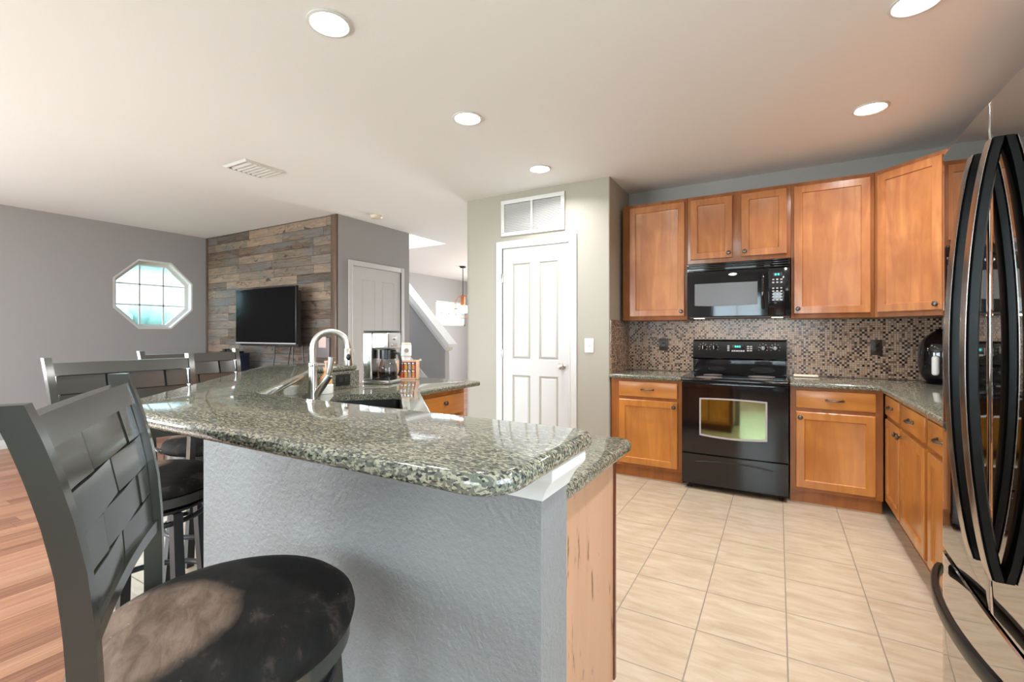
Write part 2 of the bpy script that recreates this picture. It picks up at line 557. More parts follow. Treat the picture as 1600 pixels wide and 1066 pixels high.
struct('wall_stairwell', mb, 'ceiling', 'white walls of the stairwell opening above the stairs', 'wall')

# back wall, right wall, pantry block with a rounded corner
struct('wall_back', MB().box(-1.32, XR + .12, YB, YB + .12, 0, H), 'wall', 'grey wall behind the range', 'wall')
mb = MB()
for a, b, z0, z1 in ((YN, -.5, 0, H), (-.5, .9, 0, .9), (-.5, .9, 2.1, H), (.9, YB, 0, H)): mb.box(XR, XR + .12, a, b, z0, z1)
struct('wall_right', mb, 'wall', 'grey wall behind the refrigerator', 'wall')
pantry = fillet([(-2.925, 4.07), (-1.32, 4.07), (-1.32, 4.69), (-1.32, 6.2), (-2.925, 6.2)], [.07, .012, 0, 0, 0])
struct('wall_pantry', MB().prism(pantry, 0, H), 'wall_warm', 'warm grey pantry wall with a rounded corner', 'wall')
# near wall with an added patio door and window for daylight (behind the camera)
mb = MB()
for a, b, z0, z1 in ((XL, -6.8, 0, H), (-6.8, -3.2, 2.15, H), (-3.2, -1.7, 0, H), (-1.7, .7, 2.15, H), (-1.7, .7, 0, .9), (.7, XR, 0, H)):
    mb.box(a, b, YN - .12, YN, z0, z1)
struct('wall_near', mb, 'wall', 'grey wall behind the camera', 'wall')
for i, (a, b, z0, z1, k) in enumerate(((-6.8, -3.2, 0.0, 2.15, 3), (-1.7, .7, .9, 2.15, 2))):
    mb = MB()
    mb.box(a, b, YN - .09, YN - .03, z1 - .05, z1); mb.box(a, b, YN - .09, YN - .03, z0, z0 + .05)
    for j in range(k + 1):
        x = a + (b - a) * j / k
        x = min(max(x, a + .03), b - .03)
        mb.box(x - .03, x + .03, YN - .09, YN - .03, z0 + .05, z1 - .05)
    o = struct('window_%d' % (i + 3), mb, 'white', 'white framed glass opening added for daylight in the wall behind the camera', 'window')
    obj('pane', MB().box(a + .01, b - .01, YN - .065, YN - .055, z0 + .04, z1 - .04), 'pane', o)

mb = MB()  # window added out of view to light the bar end
for a, b, c, d in ((-.5, .9, .9, .95), (-.5, .9, 2.05, 2.1), (-.5, -.45, .95, 2.05), (.85, .9, .95, 2.05), (.17, .23, .95, 2.05)): mb.box(XR + .03, XR + .10, a, b, c, d)
bw = struct('window_6', mb, 'white', 'added white double window in the right wall, unseen beside the camera', 'window')
obj('pane', MB().box(XR + .06, XR + .068, -.48, .88, .92, 2.08), 'pane', bw)

# left wall with an octagon window and a square hall window
oy, oz, rr = 3.07, 1.806, .468
k8 = rr * math.tan(PI / 8)
octo = [(oy + k8, oz + rr), (oy + rr, oz + k8), (oy + rr, oz - k8), (oy + k8, oz - rr), (oy - k8, oz - rr), (oy - rr, oz - k8), (oy - rr, oz + k8), (oy - k8, oz + rr)]
mb = MB(); x0, x1 = XL - .16, XL
mb.box(x0, x1, YN, -2.4, 0, H); mb.box(x0, x1, -2.4, -.6, 0, .65); mb.box(x0, x1, -2.4, -.6, 2.15, H); mb.box(x0, x1, -.6, oy - rr, 0, H); mb.box(x0, x1, oy - rr, oy + rr, 0, oz - rr); mb.box(x0, x1, oy - rr, oy + rr, oz + rr, H)
for sy in (-1, 1):
    for sz in (-1, 1):
        mb.prism_x([(oy + sy * rr, oz + sz * rr), (oy + sy * rr, oz + sz * k8), (oy + sy * k8, oz + sz * rr)], x0, x1)
wy0, wy1, wz0, wz1 = 9.09, 10.35, 1.475, 2.105
mb.box(x0, x1, oy + rr, wy0, 0, H); mb.box(x0, x1, wy0, wy1, 0, wz0); mb.box(x0, x1, wy0, wy1, wz1, H); mb.box(x0, x1, wy1, YF, 0, H)
struct('wall_left', mb, 'wall', 'grey wall with the octagon window', 'wall')
def ring_oct(s): return [(oy + (y - oy) * s, oz + (z - oz) * s) for y, z in octo]
mb = MB()
A, B, C_ = ring_oct(1.0), ring_oct(.955), ring_oct(.86)
mb.loft([[(XL + .002, y, z) for y, z in A], [(XL - .0, y, z) for y, z in B], [(XL - .09, y, z) for y, z in B], [(XL - .09, y, z) for y, z in C_], [(XL - .13, y, z) for y, z in C_], [(XL - .13, y, z) for y, z in A]], cap=False)
ow = struct('window_1', mb, 'white', 'white octagon window in the grey wall', 'window')
mb = MB()
for d in (-.14, .14):
    e = .86 * rr
    mb.box(XL - .115, XL - .100, oy + d - .009, oy + d + .009, oz - e, oz + e)
    mb.box(XL - .115, XL - .100, oy - e, oy + e, oz + d - .009, oz + d + .009)
obj('muntin', mb, 'white', ow)
obj('pane', MB().prism_x(ring_oct(.87), XL - .122, XL - .116), 'pane', ow)
mb = MB()
for a, b, c, d in ((wy0, wy1, wz0, wz0 + .04), (wy0, wy1, wz1 - .04, wz1), (wy0, wy0 + .04, wz0, wz1), (wy1 - .04, wy1, wz0, wz1)): mb.box(XL - .12, XL - .02, a, b, c, d)
hw = struct('window_2', mb, 'white', 'bright square window in the far hall wall', 'window')
mb = MB()
for j in range(1, 4): mb.box(XL - .09, XL - .075, wy0 + (wy1 - wy0) * j / 4 - .01, wy0 + (wy1 - wy0) * j / 4 + .01, wz0 + .04, wz1 - .04)
mb.box(XL - .09, XL - .075, wy0 + .04, wy1 - .04, (wz0 + wz1) / 2 - .01, (wz0 + wz1) / 2 + .01)
obj('muntin', mb, 'white', hw)
obj('pane', MB().box(XL - .098, XL - .092, wy0 + .02, wy1 - .02, wz0 + .02, wz1 - .02), 'pane', hw)

mb = MB()  # window added out of view to light the living room
for a, b, c, d in ((-2.4, -.6, .65, .70), (-2.4, -.6, 2.10, 2.15), (-2.4, -2.35, .70, 2.10), (-.65, -.6, .70, 2.10), (-1.53, -1.47, .70, 2.10)): mb.box(XL - .12, XL - .03, a, b, c, d)
lw = struct('window_5', mb, 'white', 'added white double window in the left wall of the living room, out of view', 'window')
obj('pane', MB().box(XL - .08, XL - .072, -2.38, -.62, .67, 2.13), 'pane', lw)

# feature wall box (planked front, closet side), hall ends
YT, XC = 3.735, -4.54
struct('wall_closet', MB().box(XC - .10, XC, YT + .01, 4.97, 0, H), 'wall', 'grey side wall with the white closet door', 'wall')
struct('wall_tv', MB().box(XL, XC - .10, YT + .012, YT + .10, 0, H), 'wall', 'wall behind the plank cladding', 'wall')
struct('wall_stair_side', MB().box(XL, XC - .10, 4.87, 4.97, 0, H), 'wall', 'wall beside the stairs', 'wall')
struct('wall_planks', MB().box(XL + .05, XC - .10, YT - .008, YT + .011, 0, H - .002), 'planks', 'reclaimed wood plank cladding behind the television', 'wall')
struct('trim_1', MB().box(XC - .10, XC + .002, YT - .018, YT + .009, 0, H - .002, .002), 'plank_trim', 'brown corner board at the right edge of the plank wall', 'trim')
struct('trim_2', MB().box(XL + .001, XL + .05, YT - .018, YT + .009, 0, H - .002, .002), 'plank_trim', 'brown corner board at the left edge of the plank wall', 'trim')
mb = MB(); mb.box(XL, -5.3, YF, YF + .12, 0, H); mb.box(-5.3, -2.7, YF, YF + .12, 2.2, H); mb.box(-2.7, XR, YF, YF + .12, 0, H)
struct('wall_far', mb, 'wall', 'far hall wall', 'wall')
struct('wall_hall', MB().box(-1.3, -1.2, 6.2, YF, 0, H), 'wall', 'hall wall beyond the pantry', 'wall')
struct('baseboard_left', MB().box(XL, XL + .014, YN, YT - .02, 0, .10, .003), 'white', 'white baseboard under the octagon window', 'baseboard')
struct('baseboard_pantry', MB().box(-1.62, -1.33, 4.056, 4.07, 0, .09, .003), 'white', 'white baseboard at the pantry wall', 'baseboard')

# stairs with a capped half wall beyond the closet
mb = MB()
sx, ry, tr = -4.66, .19, .235
for i in range(11):
    mb.box(XL + .002, sx - tr * i, 4.985, 5.785, ry * i, ry * (i + 1))
st = struct('stairs', mb, 'carpet', 'pale stairs rising to the left behind the closet wall', 'stairs')
obj('skirt_board', MB().prism_y([(-4.60, .0), (-4.60, .28), (-6.9, 2.36), (-6.9, 2.0), (-4.95, .0)], 5.79, 5.81), 'white', st)
hwall = struct('wall_stair_half', MB().prism_y([(-4.56, 0), (-4.56, 1.07), (-6.1, 2.64), (-6.1, 0)], 5.815, 5.92), 'wall', 'grey half wall along the stairs with a sloping white cap', 'wall')
mb = MB()
mb.prism_y([(-4.44, 1.06), (-4.44, 1.11), (-6.1, 2.80), (-6.1, 2.70), (-4.50, 1.06)], 5.75, 5.97)
mb.prism_y([(-4.53, 1.0), (-4.50, 1.06), (-6.1, 2.70), (-6.1, 2.60)], 5.79, 5.945)
obj('cap', mb, 'white', hwall)

# ------------------------------------------------------------------ outdoors, seen through the windows
struct('ground', MB().box(-40, 20, -30, 30, -.3, -.2), 'grass', 'lawn outside the windows', 'ground')
nb = thing('house', 'pale house with horizontal siding seen through the octagon window', 'house', (-15, 6, -.2))
mb = MB(); mb.box(-18, -14, -1, 13, -.2, 3.0)
for i in range(18): mb.box(-14.0, -13.98, -1, 13, -.1 + i * .17, .05 + i * .17)
obj('wall', mb, 'siding', nb)
obj('roof', MB().prism_y([(-18.5, 3.0), (-13.5, 3.0), (-16, 4.8)], -1.4, 13.4), 'rooftile', nb)
mb = MB()
for i in range(90):
    y = random.uniform(0, 11); z = random.uniform(0, 1.75)
    mb.sphere((-11.4 + random.uniform(-.3, .3), y, z), random.uniform(.25, .42), n=5)
tag(obj('hedge', mb, 'leaf', loc=(-11.4, 5.5, -.2)), 'green hedge outside the octagon window', 'hedge', kind='stuff')

# ------------------------------------------------------------------ doors and the grille
def panel_door(parent_name, label, x0, x1, z1, y, casing, knob_x, hinge_x, a=0, c=(0, 0), deep=.010):
    """four-panel door facing -y in wall plane y; turned by a about c"""
    T = lambda mb: turned(mb, a, c)
    cw = casing
    mb = MB()
    for xa, xb, za, zb in ((x0 - cw, x0, 0, z1 + cw), (x1, x1 + cw, 0, z1 + cw), (x0, x1, z1, z1 + cw)):
        mb.box(xa, xb, y - .016, y - .001, za, zb, .004)
    for xa, xb, za, zb in ((x0 - .014, x0, 0, z1 + .014), (x1, x1 + .014, 0, z1 + .014), (x0, x1, z1, z1 + .014)):
        mb.box(xa, xb, y - .022, y - .001, za, zb, .003)
    d = struct(parent_name, T(mb), 'white', label, 'door')
    w = x1 - x0
    fy = y - .008
    mb = MB()
    # leaf: front with four recessed, raised-centre panels
    st = w * .155; mid = w * .13
    xs = [(x0 + st, x0 + (w - mid) / 2), (x0 + (w + mid) / 2, x1 - st)]
    zs = [(.22, .86), (1.02, z1 - .16)]
    cuts = [(a1, b1, c1, d1) for a1, b1 in xs for c1, d1 in zs]
    gx = [x0 + .004] + [v for p in xs for v in p] + [x1 - .004]
    gz = [.012] + [v for p in zs for v in p] + [z1 - .004]
    for i in range(len(gx) - 1):
        for j in range(len(gz) - 1):
            q = (gx[i], gx[i + 1], gz[j], gz[j + 1])
            def R(f, yy): return [(q[0] + f, yy, q[2] + f), (q[1] - f, yy, q[2] + f), (q[1] - f, yy, q[3] - f), (q[0] + f, yy, q[3] - f)]
            if i in (1, 3) and j in (1, 3):
                mb.loft([R(0, fy), R(.006, fy + deep), R(.018, fy + deep), R(.030, fy + deep * .15), R(.036, fy + deep * .1)], cap=False)
                mb.face(R(.036, fy + deep * .1))
            else: mb.face(R(0, fy))
    mb.box(x0 + .004, x1 - .004, fy + deep + .001, y - .0005 + deep, .012, z1 - .004)
    lf = obj('door_leaf', T(mb), 'door', d, angle=20)
    for hz in (z1 * .12, z1 * .5, z1 * .86):
        obj('hinge', T(MB().box(hinge_x - .012, hinge_x + .008, y - .022, y - .012, hz - .045, hz + .045, .003)), 'nickel', d)
    if knob_x is not None:
        mb = MB()
        mb.lathe([(.032, -.0), (.032, -.006), (.012, -.012), (.012, -.035), (.026, -.042), (.030, -.055), (.024, -.066), (.0, -.070)], c=(knob_x, fy, .965), axis='y', n=24)
        obj('knob', T(mb), 'nickel', d)
    return d

panel_door('door_1', 'white four-panel pantry door', -2.444, -1.709, 2.143, 4.07, .075, -1.775, -2.444)
# closet door faces +x: built facing -y about (XC, YT) then turned 90 degrees
panel_door('door_2', 'plain white closet door beside the plank wall', XC + (3.955 - YT), XC + (4.79 - YT), 2.115, YT, .065, None, XC + (3.955 - YT), PI / 2, (XC, YT), .004)

g = thing('return_air_grille', 'white louvred return air grille above the pantry door', 'vent', (-2.1, 4.07, 2.27))
mb = MB()
gx0, gx1, gz0, gz1 = -2.46, -1.755, 2.268, 2.632
for a, b, c, d in ((gx0, gx1, gz0, gz0 + .04), (gx0, gx1, gz1 - .04, gz1), (gx0, gx0 + .04, gz0 + .04, gz1 - .04), (gx1 - .04, gx1, gz0 + .04, gz1 - .04)):
    mb.box(a, b, 4.052, 4.069, c, d, .003)
mb.box((gx0 + gx1) / 2 - .012, (gx0 + gx1) / 2 + .012, 4.053, 4.068, gz0 + .04, gz1 - .04)
obj('frame', mb, 'white', g)
mb = MB()
for i in range(17):
    z = gz0 + .046 + i * .0163
    mb.face([(gx0 + .04, 4.054, z), (gx1 - .04, 4.054, z), (gx1 - .04, 4.066, z + .014), (gx0 + .04, 4.066, z + .014)])
obj('louvres', mb, 'white', g)
obj('backing', MB().box(gx0 + .03, gx1 - .03, 4.0665, 4.0695, gz0 + .03, gz1 - .03), 'grey_light', g)

sw = thing('light_switch', 'white light switch on the pantry wall right of the door', 'switch', (-1.512, 4.07, 1.165))
obj('plate', MB().box(-1.556, -1.468, 4.061, 4.069, 1.10, 1.232, .003), 'plastic_white', sw)
obj('toggle', MB().box(-1.518, -1.506, 4.050, 4.061, 1.152, 1.180, .002), 'plastic_white', sw)

# ------------------------------------------------------------------ ceiling fittings
LIGHTS = [((-1.78, 1.42), 'recessed ceiling light, largest of the left row, above the sink bend of the bar'),
          ((-1.775, 2.50), 'recessed ceiling light in the middle of the left row'),
          ((-1.78, 3.58), 'recessed ceiling light just in front of the return air grille'),
          ((.507, 3.655), 'recessed ceiling light above the right-hand base cabinets'),
          ((.515, 1.50), 'added recessed ceiling light above the refrigerator door, outside the picture'),  # lamp added out of view to brighten the kitchen ceiling
          ((-1.78, .34), 'added recessed ceiling light above the foreground stool, outside the picture'),  # second added lamp, also unseen, for more light
          ((.515, 2.58), 'recessed ceiling light cut by the top edge of the picture, near the refrigerator')]
def make_light(label):
    r = thing('recessed_light', label, 'ceiling light', (0, 0, H), group='recessed ceiling lights', local=True)
    mb = MB()
    mb.lathe([(.098, -.001), (.098, -.006), (.086, -.009), (.078, -.004), (.078, -.001)], n=40)
    obj('trim_ring', mb, 'white', r)
    obj('lens', MB().lathe([(.0, -.0015), (.0785, -.0015), (.0785, -.0035), (.06, -.008), (0, -.010)], n=40), 'lampglow', r)
    return r
lp = make_light(LIGHTS[0][1])
for i, ((x, y), lab) in enumerate(LIGHTS):
    o = lp if i == 0 else copy_tree(lp)
    o.location = (x, y, H); o['label'] = lab
    l = bpy.data.lights.new('lamp', 'AREA'); l.shape = 'DISK'; l.size = .15; l.energy = 7; l.color = (1, .99, .975); l.spread = math.radians(150)
    lo = bpy.data.objects.new('lamp', l); COL.objects.link(lo); lo.parent = o; lo.location = (0, 0, -.014)

v = thing('ceiling_vent', 'white louvred air vent on the ceiling left of the recessed lights', 'vent', (-3.915, 2.35, H))
mb = MB()
a, b, c, d = -4.085, -3.745, 2.175, 2.53
mb.loft([[(a, c, H - .001), (b, c, H - .001), (b, d, H - .001), (a, d, H - .001)], [(a + .02, c + .02, H - .014), (b - .02, c + .02, H - .014), (b - .02, d - .02, H - .014), (a + .02, d - .02, H - .014)],
         [(a + .035, c + .035, H - .012), (b - .035, c + .035, H - .012), (b - .035, d - .035, H - .012), (a + .035, d - .035, H - .012)]], cap=False)
obj('frame', mb, 'white', v)
mb = MB()
for i in range(7):
    y = c + .05 + i * .042
    mb.face([(a + .034, y, H - .003), (b - .034, y, H - .003), (b - .034, y + .030, H - .016), (a + .034, y + .030, H - .016)])
obj('louvres', mb, 'white', v, angle=10)
sd = thing('smoke_detector', 'round white smoke detector on the ceiling above the closet door', 'smoke detector', (-4.21, 4.035, H))
mb = MB().lathe([(.072, H - .001), (.072, H - .018), (.062, H - .032), (.03, H - .036), (0, H - .036)], -4.21, 4.035, 28)
obj('housing', mb, 'cream', sd)
obj('base_plate', MB().lathe([(0, H - .0005), (.078, H - .0005), (.078, H - .006), (0, H - .006)], -4.21, 4.035, 28), 'white', sd)

# pendant in the far hall
pd = thing('pendant_light', 'small copper ringed pendant light hanging in the far hall by the window', 'pendant', (-5.78, 8.0, 1.55))
px, py = -5.80, 8.0
obj('rod', MB().tube([(px, py, 2.06), (px, py, 2.69)], .008, 8), 'black_matte', pd)
obj('canopy', MB().lathe([(0, 2.698), (.07, 2.698), (.06, 2.67), (0, 2.66)], px, py, 20), 'black_matte', pd)
mb = MB()
mb.tube([(px + .18 * math.cos(t) * .94, py + .18 * math.cos(t) * .34, 1.84 + .24 * math.sin(t)) for t in [2 * PI * i / 36 for i in range(36)]], .008, 6, closed=True)
mb.tube([(px + .18 * math.cos(t), py + .18 * math.sin(t), 1.80) for t in [2 * PI * i / 36 for i in range(36)]], .010, 6, closed=True)
obj('ring_frame', mb, 'copper', pd)
obj('candle_sleeve', MB().lathe([(0, 1.87), (.045, 1.87), (.045, 2.05), (.02, 2.07), (0, 2.07)], px, py, 16), 'copper', pd)
obj('shade', MB().lathe([(0, 1.70), (.09, 1.71), (.115, 1.76), (.115, 1.84), (.08, 1.865), (0, 1.87)], px, py, 20), 'bulbglow', pd)

# ------------------------------------------------------------------ the peninsula
knee_poly = [(-.40, .81), (-.40, .935), (-1.595, .935), (-2.60, 1.94), (-2.60, 2.17), (-2.76, 2.17), (-2.76, 1.94), (-1.63, .81)]
kn = struct('wall_knee', MB().prism(knee_poly, 0, 1.0295), 'knee', 'grey textured half wall carrying the bar top', 'wall')
# white cove moulding under the bar around the wall top
def moulding(path, prof, close=False):
    mb = MB(); rings = []
    for i, p in enumerate(path):
        P = Vector(p)
        n = []
        if i > 0: e = (P - Vector(path[i - 1])).normalized(); n.append(Vector((e.y, -e.x)))
        if i < len(path) - 1: e = (Vector(path[i + 1]) - P).normalized(); n.append(Vector((e.y, -e.x)))
        k = sum(n, Vector((0, 0))); k = k / max(k.length_squared / len(n), .3) if len(n) == 2 else k
        rings.append([(P.x + k.x * d, P.y + k.y * d, z) for d, z in prof])
    mb.loft(rings)
    return mb
prof = [(0.0005, .955), (.006, .955), (.010, .965), (.022, .985), (.040, 1.005), (.044, 1.012), (.044, 1.029), (.0005, 1.029)]
struct('trim_3', moulding([(-2.76, 2.17), (-2.76, 1.94), (-1.63, .81), (-.40, .81), (-.40, .935)], prof), 'white', 'white cove moulding under the bar top', 'trim')

bar_poly = fillet([(-.345, .57), (-.345, .985), (-1.595, .985), (-2.49, 1.88), (-2.49, 2.215), (-2.93, 2.215), (-2.93, 1.81), (-1.69, .57)], [.075, .05, .02, .02, .01, .08, .10, .10])
tag(obj('bar_counter', slab(bar_poly, 1.030, 1.067, .016), 'granite', loc=(-1.5, .8, 1.03)), 'raised speckled granite bar top with rounded edges in the foreground', 'countertop')
q2 = math.sqrt(.5)
def uv(u, v): return (-u * q2 + v * q2, u * q2 + v * q2)       # along / across the diagonal leg
sink_hole = fillet([uv(2.20, -.30), uv(2.20, .075), uv(2.915, .075), uv(2.915, -.30)], [.03] * 4, 5)
low_poly = fillet([(-.43, .937), (-.43, 1.60), (-1.315, 1.60), (-1.965, 2.25), (-1.965, 2.955), (-2.68, 2.955), (-2.68, 2.22), (-2.47, 2.218), (-2.47, 1.86), (-1.60, .99), (-1.60, .937)],
                  [.0, .05, .03, .03, .03, .01, 0, 0, 0, 0, 0])
low = obj('sink_counter', slab(low_poly, .878, .915, .014, [sink_hole]), 'granite', loc=(-1.5, 1.5, .878))
tag(low, 'lower speckled granite counter with the sink cut into it, behind the bar', 'countertop')
OFF[low.name] = Vector((-1.5, 1.5, .878))
mb = MB().prism([(-1.592, .942), (-.45, .942), (-.45, .965), (-1.605, .965), (-2.472, 1.832), (-2.472, 2.212), (-2.595, 2.212), (-2.595, 1.945)], .9155, 1.0295)
obj('backsplash', mb, 'granite', low)

# peninsula base cabinets
def pull(mb, c, along, out, L=.10):
    """arched bar pull centred at c; along = direction of the bar, out = away from the drawer"""
    c, al, ou = Vector(c), Vector(along), Vector(out)
    pts = [c + al * (L / 2 * t) + ou * (.002 + .026 * (1 - abs(t) ** 3)) + Vector((0, 0, -.004 * (1 - t * t))) for t in [i / 6 - 1 for i in range(13)]]
    mb.tube(pts, .0055, 8)
    for sgn in (-1, 1):
        mb.sphere(c + al * (L / 2 * sgn) + ou * .004, .009, n=8)
    return mb
def round_knob(mb, c, out):
    c, o = Vector(c), Vector(out)
    m4 = Matrix.Translation(c) @ o.to_track_quat('Z', 'Y').to_matrix().to_4x4()
    t = MB().lathe([(.009, 0), (.007, .008), (.008, .012), (.016, .016), (.017, .022), (.012, .028), (0, .030)], n=20)
    for v in t.b.verts: v.co = m4 @ v.co
    me = bpy.data.meshes.new('tmp'); t.b.to_mesh(me); t.b.free(); mb.b.from_mesh(me); bpy.data.meshes.remove(me)
    return mb

pc = thing('peninsula_cabinet', 'base cabinet at the end of the peninsula with a scratched tan side panel', 'cabinet', (-.92, 1.25, 0))
obj('body', MB().box(-1.335, -.505, .955, 1.535, .10, .876), 'wood', pc)
obj('toe_kick', MB().box(-1.335, -.52, .955, 1.47, .0, .099), 'wood_dark', pc)
obj('end_panel', MB().box(-.504, -.490, .945, 1.548, .09, .877), 'end_panel', pc)['label'] = 'scratched tan wooden end panel'
obj('stile', MB().box(-.535, -.484, 1.548, 1.566, .09, .877, .002), 'wood_dark', pc)
for x0, x1 in ((-1.30, -.93), (-.91, -.55)):
    mb = panel_face(MB(), x0, x1, .13, .67, 0, .018, .055, .008)
    d = obj('door', turned(mb.xf(Matrix.Translation((0, 0, 0))), PI, ((x0 + x1) / 2, 0)).xf(Matrix.Translation((0, 1.556, 0))), 'wood', pc)
    k = x1 - .03 if x0 < -1 else x0 + .03
    obj('knob', round_knob(MB(), (k, 1.557, .62), (0, 1, 0)), 'pewter', d)
    d = obj('drawer', MB().box(x0, x1, 1.538, 1.556, .70, .845, .005), 'wood_h', pc)
    obj('pull', pull(MB(), ((x0 + x1) / 2, 1.556, .775), (1, 0, 0), (0, 1, 0)), 'pewter', d)

sc_ = thing('sink_cabinet', 'diagonal base cabinet under the sink', 'cabinet', (-1.9, 1.6, 0))
obj('body', MB().prism([(-1.342, .965), (-1.342, 1.53), (-2.02, 2.205), (-2.585, 2.205), (-2.585, 1.955), (-1.605, .975)], .10, .60), 'wood', sc_)
mb = MB()
mb.prism([(-1.342, 1.50), (-1.342, 1.53), (-2.02, 2.205), (-2.05, 2.205)], .60, .876)
obj('apron', mb, 'wood', sc_)
for u0, u1 in ((2.10, 2.50), (2.52, 2.92)):
    mb = panel_face(MB(), u0, u1, .13, .67, 0, .018, .055, .008)
    # local x -> u along the diagonal, facing +v
    Mx = Matrix(((-q2, -q2, 0, uv(0, .135)[0]), (q2, -q2, 0, uv(0, .135)[1]), (0, 0, 1, 0), (0, 0, 0, 1)))
    mb.xf(Mx)
    d = obj('door', mb, 'wood', sc_)
    ku = u1 - .03 if u0 < 2.3 else u0 + .03
    kp = Mx @ Vector((ku, 0, .62))
    obj('knob', round_knob(MB(), kp, (q2, q2, 0)), 'pewter', d)

dc = thing('drawer_cabinet', 'orange drawer cabinet at the far end of the peninsula below the coffee counter', 'cabinet', (-2.3, 2.55, 0))
obj('body', MB().box(-2.585, -2.022, 2.225, 2.80, .10, .876), 'wood', dc)
obj('toe_kick', MB().box(-2.585, -2.09, 2.225, 2.80, 0, .099), 'wood_dark', dc)
for z0, z1 in ((.705, .845), (.42, .685), (.125, .40)):
    d = obj('drawer', MB().box(-2.020, -2.0, 2.27, 2.775, z0, z1, .005), 'wood_hy', dc)
    obj('knob', round_knob(MB(), (-2.0, 2.545, (z0 + z1) / 2 + .02), (1, 0, 0)), 'pewter', d)

# undermount sink
sk = thing('sink', 'dark undermount sink basin sunk in the granite counter', 'sink', (*uv(2.56, -.11), .66))
mb = MB()
def sr(z, e): return [(x, y, z) for x, y in fillet([uv(2.20 - e, -.30 - e), uv(2.20 - e, .075 + e), uv(2.915 + e, .075 + e), uv(2.915 + e, -.30 - e)], [.035] * 4, 5)]
mb.loft([sr(.876, .012), sr(.876, -.002), sr(.72, -.012), sr(.70, -.035), sr(.698, -.12)], cap=False)
mb.face(sr(.698, -.12))
mb.loft([sr(.8765, .012), sr(.69, .006)], cap=False); mb.face(sr(.69, .006))
obj('basin', mb, simple('dark_steel_sink', (.07, .07, .07), .28, 1.0), sk)
obj('drain', MB().lathe([(0, .6985), (.045, .6985), (.045, .702), (.03, .701), (0, .700)], *uv(2.56, -.11), 24), 'chrome', sk)

# faucet
fx, fy = -2.01, 1.505
fd = Vector((q2, q2, 0))
fc = thing('faucet', 'tall brushed nickel gooseneck faucet at the sink', 'faucet', (fx, fy, .915))
mb = MB()
mb.lathe([(.0, .916), (.030, .916), (.030, .921), (.026, .926), (.022, .95), (.0195, 1.08), (.0195, 1.115)], fx, fy, 24)
obj('body', mb, 'nickel', fc)
obj('collar', MB().lathe([(.0, 1.116), (.0215, 1.116), (.0225, 1.123), (.0215, 1.132), (.017, 1.135), (0, 1.135)], fx, fy, 24), 'chrome', fc)
R_ = .083; zt = 1.205
pts = [(fx, fy, 1.136), (fx, fy, 1.165)] + [tuple(Vector((fx, fy, zt)) + fd * (R_ - R_ * math.cos(t)) + Vector((0, 0, R_ * math.sin(t)))) for t in [PI * i / 24 for i in range(24)]] + [tuple(Vector((fx, fy, zt - .0)) + fd * (2 * R_))]
obj('spout', MB().tube(pts, .0155, 16), 'nickel', fc)
hp = Vector((fx, fy, zt)) + fd * (2 * R_)
obj('spray_head', MB().lathe([(.0165, 0), (.019, -.004), (.0195, -.04), (.0235, -.085), (.022, -.092), (0, -.092)], c=hp, n=20), 'nickel', fc)
obj('spray_button', MB().sphere(hp + Vector((.75, -.5, 0)).normalized() * .019 + Vector((0, 0, -.045)), .011, (1, 1, 1.6), 8), 'black_side', fc)
ha = Vector((c_ := math.cos(.5215), math.sin(.5215), 0))
hb = Vector((fx, fy, .965))
obj('handle_arm', MB().tube([hb + ha * .012, hb + ha * .05 + Vector((0, 0, .055)), hb + ha * .082 + Vector((0, 0, .105))], .0175, 14), 'nickel', fc)
obj('lever', MB().tube([hb + ha * .079 + Vector((0, 0, .105)), hb + ha * .086 + Vector((0, 0, .14)), hb + ha * .094 + Vector((0, 0, .195))], .011, 12, r_end=.017), 'nickel', fc)

# soap bottle, outlet on the granite splash
sb = thing('soap_dispenser', 'small amber soap bottle with a white base behind the faucet', 'soap dispenser', (-2.375, 1.87, .915))
cx, cy = -2.375, 1.87
obj('base', MB().lathe([(0, .916), (.040, .916), (.042, .925), (.042, .965), (.036, .972), (0, .972)], cx, cy, 24), 'plastic_white', sb)
obj('bottle', MB().lathe([(0, .9725), (.035, .9725), (.036, .99), (.030, 1.015), (.014, 1.035), (.013, 1.05), (0, 1.05)], cx, cy, 24), 'amber', sb)
mb = MB(); mb.lathe([(0, 1.051), (.015, 1.051), (.015, 1.068), (.006, 1.07), (.006, 1.10), (.010, 1.102), (.010, 1.112), (0, 1.113)], cx, cy, 16)
mb.tube([(cx, cy, 1.108), (cx + .03, cy + .02, 1.108), (cx + .045, cy + .03, 1.10)], .005, 8)
obj('pump', mb, 'paleorange', sb)
def outlet(name, label, x0, x1, z0, z1, plane, axis, mat, slot):
    """duplex outlet, front face looking to -y (axis y) or +x (axis x)"""
    ctr = ((x0 + x1) / 2, plane, (z0 + z1) / 2) if axis == 'y' else (plane, (x0 + x1) / 2, (z0 + z1) / 2)
    t = thing(name, label, 'outlet', ctr)
    def bx(a, b, c, d, e, f, bev):
        return MB().box(a, b, plane - f, plane - e, c, d, bev) if axis == 'y' else MB().box(plane + e, plane + f, a, b, c, d, bev)
    obj('plate', bx(x0, x1, z0, z1, .0005, .007, .002), mat, t)
    tall = z1 - z0 > x1 - x0
    for s in (-1, 1):
        mx, mz = (x0 + x1) / 2, (z0 + z1) / 2
        if tall: a = (mx - .017, mx + .017, mz + s * .021 - .015, mz + s * .021 + .015)
        else: a = (mx + s * .021 - .015, mx + s * .021 + .015, mz - .017, mz + .017)
        obj('socket', bx(*a, .007, .010, .002), slot, t)
    return t
outlet('outlet', 'black outlet in the granite splash beside the coffee maker', 2.02, 2.13, .937, 1.012, -2.47, 'x', 'black_side', 'black_matte')

